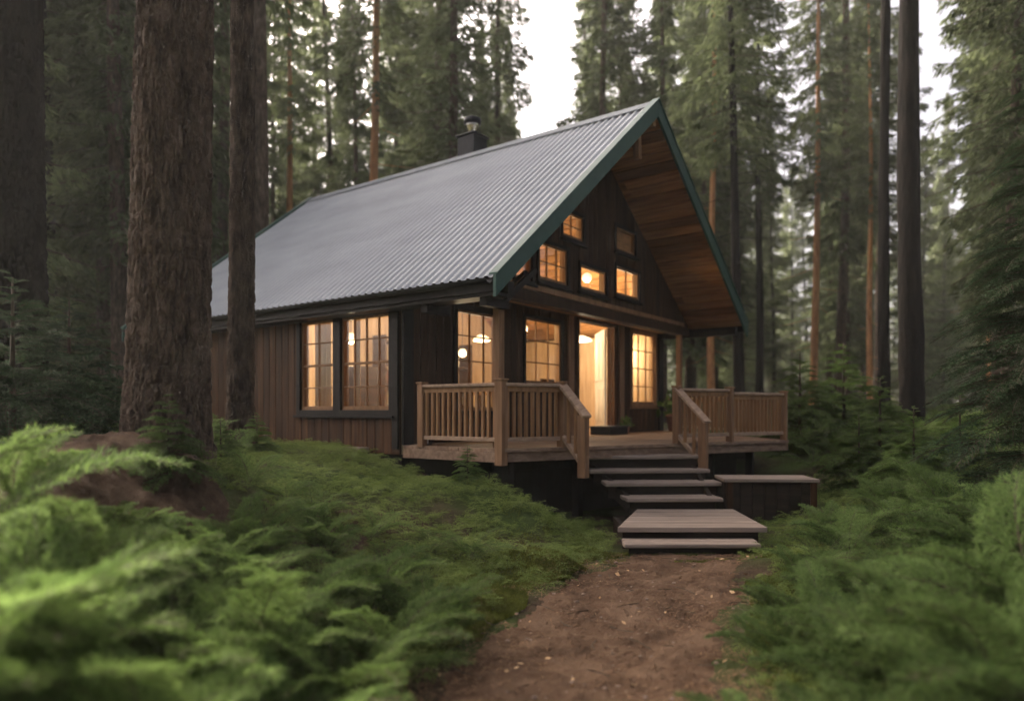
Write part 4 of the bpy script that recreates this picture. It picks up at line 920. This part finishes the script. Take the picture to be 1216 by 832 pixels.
# ------------------------------------------------------------------ near trunks
def bark_trunk(name, H, r0, seed, mt, hi=0.0, nseg=40, flare=.35, amp=.03):
    """trunk with modelled bark plates; rows are dense up to height hi"""
    zs = np.concatenate([np.arange(-.4, hi, (.007 if nseg > 200 else .0125) if nseg > 100 else .03), np.linspace(hi, H, 40)]) if hi > 0 else np.concatenate([np.linspace(-.4, 1.5, 14), np.linspace(2, H, 24)])
    th = np.linspace(0, 2 * np.pi, nseg, endpoint=False); TH, ZZ = np.meshgrid(th, zs)
    r = r0 * (1 - .80 * np.clip(ZZ, 0, None) / H) * (1 + flare * np.exp(-np.clip(ZZ + .1, 0, None) / .30) * (1 + .35 * np.sin(TH * 5 + seed)))
    nc = max(8, int(2 * math.pi * r0 / .036)); cr = cracks(TH / (2 * np.pi) * nc + .9 * vnoise(ZZ * 5, TH * 3, seed + 3) + .35 * vnoise(ZZ * 22, TH * 9, seed + 6), ZZ / .15 + .5 * vnoise(TH * 14, ZZ * 9, seed + 7), seed, nc)
    pl = sstep(cr / .55) * (.65 + .7 * (fbm(TH * 6, ZZ * 7, seed + 8, 3) + .5)); fine = fbm(TH / (2 * np.pi) * nc * 1.6, ZZ * 26, seed + 1, 4)
    r = r + amp * 1.0 * (pl - .6) + amp * .42 * fine + r0 * .05 * np.sin(TH * 3 + ZZ * .7 + seed) + r0 * .05 * fbm(TH * .9, ZZ * .8, seed + 2, 2) * np.sin(TH / 2) ** 2
    wx = .03 * np.sin(ZZ * .35 + seed); V = np.stack([r * np.cos(TH) + wx, r * np.sin(TH), ZZ], -1).reshape(-1, 3)
    ii = np.arange(TH.size).reshape(TH.shape); jn = np.roll(ii, -1, 1); T = np.stack([ii[:-1], jn[:-1], jn[1:], ii[1:]], -1).reshape(-1, 4)
    return np_mesh(name, V, T, M[mt], link=False, smooth=True)

# ------------------------------------------------------------------ tall conifers
def crown_tris(seed, H, zb, rad, nb, leaf=.20, dens=1.0, bare=0.0):
    """needle clumps strung along drooping boughs of a spruce crown + the bough sticks"""
    rs = np.random.default_rng(seed); N = []; P0 = []; P1 = []
    for i in range(nb):
        t = (i + rs.random()) / nb; z = zb + (H - zb) * t; l = rad * min(1, .55 + t * 2.2) * (1 - t) ** .72 * rs.uniform(.55, 1.15) + .15
        az = rs.uniform(0, 6.283); pit = -.30 + .75 * t + rs.normal(0, .10)
        ks = 9; s = np.linspace(0, 1, ks); rr = l * s; zz = z + l * (math.tan(pit) * s - .28 * s * s * (1 - .6 * t) + .10 * s ** 4)
        pts = np.stack([rr * math.cos(az), rr * math.sin(az), zz], -1); P0.append(pts[:-1]); P1.append(pts[1:])
        m_ = int((14 + 22 * l) * dens); tt = rs.uniform(.10 + bare, 1, m_) ** .8; idx_ = np.minimum((tt * (ks - 1)).astype(int), ks - 2); f_ = tt * (ks - 1) - idx_
        c = pts[idx_] * (1 - f_)[:, None] + pts[idx_ + 1] * f_[:, None]
        wd = .34 * l * (1.05 - tt) + .10; off_ = rs.uniform(-1, 1, m_) * wd; side = np.array([-math.sin(az), math.cos(az), 0]); ax_ = np.array([math.cos(az), math.sin(az), 0])
        c = c + side * off_[:, None] + np.array([0, 0, -1.0]) * (np.abs(off_) * .35 + rs.exponential(.10, m_))[:, None] - ax_ * (np.abs(off_) * .25)[:, None]
        dv = ax_ * rs.uniform(.2, 1, m_)[:, None] + side * (np.sign(off_) * rs.uniform(.1, .9, m_))[:, None] + np.array([0, 0, 1.0]) * rs.uniform(-1.3, -.05, m_)[:, None]
        dv /= np.linalg.norm(dv, axis=1)[:, None]; wv = np.cross(dv, rs.normal(0, 1, (m_, 3))); wv /= np.linalg.norm(wv, axis=1)[:, None]
        ll = leaf * rs.uniform(.6, 1.4, m_); ww = ll * rs.uniform(.09, .17, m_)
        a = c - dv * (ll * .4)[:, None]; tip = c + dv * (ll * .6)[:, None]; b = c + wv * ww[:, None]; d_ = c - wv * ww[:, None]
        N.append(np.stack([a, b, tip], 1)); N.append(np.stack([a, tip, d_], 1))
    P0 = np.concatenate(P0); P1 = np.concatenate(P1)
    return np.concatenate(N).astype(np.float32), sticks(P0, P1, .022, .014).astype(np.float32)
def tree_proto(seed, H, zb, rad, nb, r0, bark, leafm='spruce', leaf=.20, dens=2.8, stubs=10):
    N, S = crown_tris(seed, H, zb, rad, nb, leaf, dens); rs = np.random.default_rng(seed + 9)
    mb = MB(); zs = np.concatenate([np.linspace(-.5, 1.2, 5), np.linspace(2.5, H * .97, 16)]); sx, sy = rs.uniform(0, 6, 2)
    mb.tube([(.06 * math.sin(z * .3 + sx), .06 * math.sin(z * .27 + sy), z) for z in zs], [r0 * (1 - .88 * max(z, 0) / H) * (1 + .35 * math.exp(-max(z, 0) / .4)) for z in zs], 14)
    for i in range(stubs):        # dead bare boughs under the crown
        z = rs.uniform(2.0, max(zb, 3)); az = rs.uniform(0, 6.28); l = rs.uniform(.4, 1.6); p = np.array([0, 0, z]); q = p + l * np.array([math.cos(az), math.sin(az), -.25]); e_ = q + .3 * l * np.array([math.cos(az + .4), math.sin(az + .4), -.1])
        mb.tube([p, q, e_], [.018, .010, .004], 5)
    tk = mb.build('trunk', M[bark]); me = tk.data; bpy.data.objects.remove(tk)
    V = np.concatenate([N, S]); mi = np.concatenate([np.zeros(len(N), int), np.ones(len(S), int)])
    return [(tri_obj('crown', V, [M[leafm], M['twig']], link=False, mi=mi), 'crown'), (me, 'trunk')]
SPR = [tree_proto(600 + i, H, zb, rad, nb, r0, 'bark', leaf=.24) for i, (H, zb, rad, nb, r0) in enumerate([(27, 4.5, 2.4, 210, .21), (31, 6.5, 2.5, 220, .23), (25, 3.5, 2.2, 200, .18), (33, 8.5, 2.4, 200, .24)])]
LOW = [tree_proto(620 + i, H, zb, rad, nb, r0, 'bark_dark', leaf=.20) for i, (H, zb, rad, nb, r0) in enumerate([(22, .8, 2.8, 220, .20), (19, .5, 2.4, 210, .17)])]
PINE = [tree_proto(640 + i, 30, 12 + 1.5 * i, 2.6, 130, .20, 'bark_red', leaf=.24) for i in range(2)]
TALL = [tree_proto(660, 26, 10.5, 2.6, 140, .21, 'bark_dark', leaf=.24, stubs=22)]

def near_trunk(px, Y, width_px, seed, mt, hi, nseg, label, H=24, zb=9.0, lean=0.0, amp=.03, flare=.35):
    X = (px - 608) / F * Y; r0 = width_px / F * Y / 2; o = empty('conifer_tree', (X, Y, gz(X, Y) - .02), 0, label, 'tree'); o.rotation_euler = (0, lean, 0)
    me = bark_trunk('trunk', H, r0, seed, mt, hi, nseg, flare, amp); c = bpy.data.objects.new('trunk', me); col.objects.link(c); c.parent = o
    N, S = crown_tris(seed + 50, H * 1.0, zb, 2.0, 80, .24); V = np.concatenate([N, S]); mi = np.concatenate([np.zeros(len(N), int), np.ones(len(S), int)])
    c = tri_obj('crown', V, [M['spruce'], M['twig']], parent=o, mi=mi)
    return o
near_trunk(203, 5.0, 91, 11, 'bark', 3.6, 420, 'massive rough barked trunk in sharp focus left of the cabin', lean=.010, amp=.019, flare=.16)
near_trunk(286, 7.8, 31, 12, 'bark', 4.6, 90, 'slim straight trunk standing in front of the cabin side wall', amp=.016, flare=.25)
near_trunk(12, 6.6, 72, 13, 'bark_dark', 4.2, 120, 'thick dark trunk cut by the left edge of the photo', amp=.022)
near_trunk(309, 17.5, 25, 14, 'bark', 0, 28, 'brown trunk rising behind the back end of the roof', amp=.02, zb=11)
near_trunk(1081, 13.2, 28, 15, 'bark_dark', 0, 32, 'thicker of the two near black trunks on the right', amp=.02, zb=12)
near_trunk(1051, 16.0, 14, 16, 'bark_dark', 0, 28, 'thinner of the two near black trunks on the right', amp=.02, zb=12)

OCC = []
def tree(px, Y, proto, label, group=None, s=1.0, name='spruce_tree', sz=None):
    X = (px - 608) / F * Y; OCC.append((X, Y)); o = place(proto, name, (X, Y, gz(X, Y) - .1), random.uniform(0, 6.28), s, label, 'tree', group, sz)
    o.rotation_euler[0] = random.gauss(0, .012); o.rotation_euler[1] = random.gauss(0, .012); return o
tree(437, 27, PINE[0], 'bare orange lit pine trunk rising behind the roof ridge', s=1.05, name='pine_tree')
tree(346, 31, PINE[1], 'slim reddish pine trunk above the back end of the roof', s=.9, name='pine_tree')
tree(845, 26, PINE[1], 'bare orange lit pine trunk right of the gable', s=.75, name='pine_tree')
tree(966, 30, PINE[0], 'pale reddish pine trunk midway between gable and dark trunks', s=.85, name='pine_tree')
tree(1034, 27, PINE[1], 'reddish pine trunk just left of the two dark trunks', s=.62, name='pine_tree')
tree(1178, 27, PINE[0], 'orange pine trunk above the dark young spruce', s=.8, name='pine_tree')
tree(880, 21, TALL[0], 'slim dark trunk right of the gable end', s=.8)
tree(900, 34, TALL[0], 'grey trunk half faded in haze right of the gable', s=1.0)
tree(130, 22, LOW[0], 'dark spruce with boughs to the ground between the left trunks')
tree(60, 17, LOW[1], 'dark low boughed spruce beside the far left trunk')
tree(-60, 13, LOW[0], 'dark low boughed spruce half outside the left edge')
tree(190, 30, LOW[1], 'low boughed spruce behind the massive trunk', s=1.2)
tree(1195, 15, SPR[2], 'spruce with drooping crown behind the dark young spruce', s=.75)

for px_, Y_, k_, s_ in ((300, 44, 0, 1.05), (328, 37, 2, 1.05), (372, 42, 1, 1.0), (402, 36, 3, 1.0), (474, 38, 0, 1.1), (415, 52, 1, 1.1), (355, 55, 3, 1.1)):
    tree(px_, Y_, SPR[k_], 'tall hazy spruce in the forest behind the cabin roof', 'spruces behind the cabin', s_)
# forest around and behind
def zone(px):
    if px < 290: return 'tall spruce in the dim forest left of the cabin', 'spruces left of the cabin'
    if px < 800: return 'tall hazy spruce in the forest behind the cabin roof', 'spruces behind the cabin'
    return 'tall spruce in the hazy forest right of the cabin', 'spruces right of the cabin'
rs = np.random.default_rng(42); cnt = 0; tries = 0
CLEAR = [(437, 27), (346, 31), (845, 26), (966, 30), (1036, 22), (880, 21)]
GAPS = [(664, 17, 2.4), (950, 8, 2.4), (1135, 8, 2.4)]
while cnt < 265 and tries < 30000:
    tries += 1
    Y = 16 + 78 * rs.random() ** 1.25; px = rs.uniform(-120, 1340); X = (px - 608) / F * Y; lx, ly = w2l(X, Y)
    if -3.2 < lx < 10.5 and -4 < ly < 10.5: continue
    if any((X - a) ** 2 + (Y - b) ** 2 < (1.45 + .016 * Y) ** 2 for a, b in OCC): continue
    bad = False
    for g, w_, r_ in GAPS:
        if Y < (90 if g < 700 else 56) and abs(px - g) < w_ * .7 + .45 * r_ / Y * F: bad = True
    if 600 < px < 780 and Y < 27: bad = True
    for g, gy in CLEAR:
        if abs(px - g) < 6 + 2.4 / Y * F and Y < gy: bad = True
    if bad: continue
    L_ = (px < 330 and rs.random() < .55) or (Y > 45 and rs.random() < .6)
    pr = LOW[rs.integers(2)] if L_ else SPR[rs.integers(4)]
    s = rs.uniform(.8, 1.12); lb, gr = zone(px)
    tree(px, Y, pr, lb, gr, s, sz=s * rs.uniform(.9, 1.15)); cnt += 1

# unseen spruces added behind and beside the viewpoint to block low sky light
cnt = 0; BACK = []
while cnt < 16:
    X = rs.uniform(-34, 34); Y = rs.uniform(-34, 16)
    if math.hypot(X, Y) < 13: continue
    if Y > -4.5 and abs(X) < .86 * max(Y, 0) + 4.5: continue
    if X > 0 and Y > 2 and X < 14: continue
    if any((X - a) ** 2 + (Y - b) ** 2 < 9 for a, b in BACK): continue
    BACK.append((X, Y)); pr = (LOW + SPR)[rs.integers(6)]; s = rs.uniform(.7, .95)
    place(pr, 'spruce_tree', (X, Y, gz(X, Y) - .1), rs.uniform(0, 6.28), s, 'unseen tall spruce added around the viewpoint to block low sky light', 'tree', 'added unseen spruces around the viewpoint'); cnt += 1

# ------------------------------------------------------------------ haze
hm = bpy.data.materials.new('haze'); hm.use_nodes = True; hn = hm.node_tree; hn.nodes.remove(hn.nodes['Principled BSDF'])
pv = hn.nodes.new('ShaderNodeVolumePrincipled'); pv.inputs['Color'].default_value = (0.90, 0.92, 0.90, 1); pv.inputs['Density'].default_value = 0.0009; pv.inputs['Anisotropy'].default_value = 0.2
hn.links.new(pv.outputs[0], hn.nodes['Material Output'].inputs['Volume'])
mb = MB(); mb.box((-125, -40, -4.5), (125, 175, 46)); tag(mb.build('haze', hm), kind='stuff')
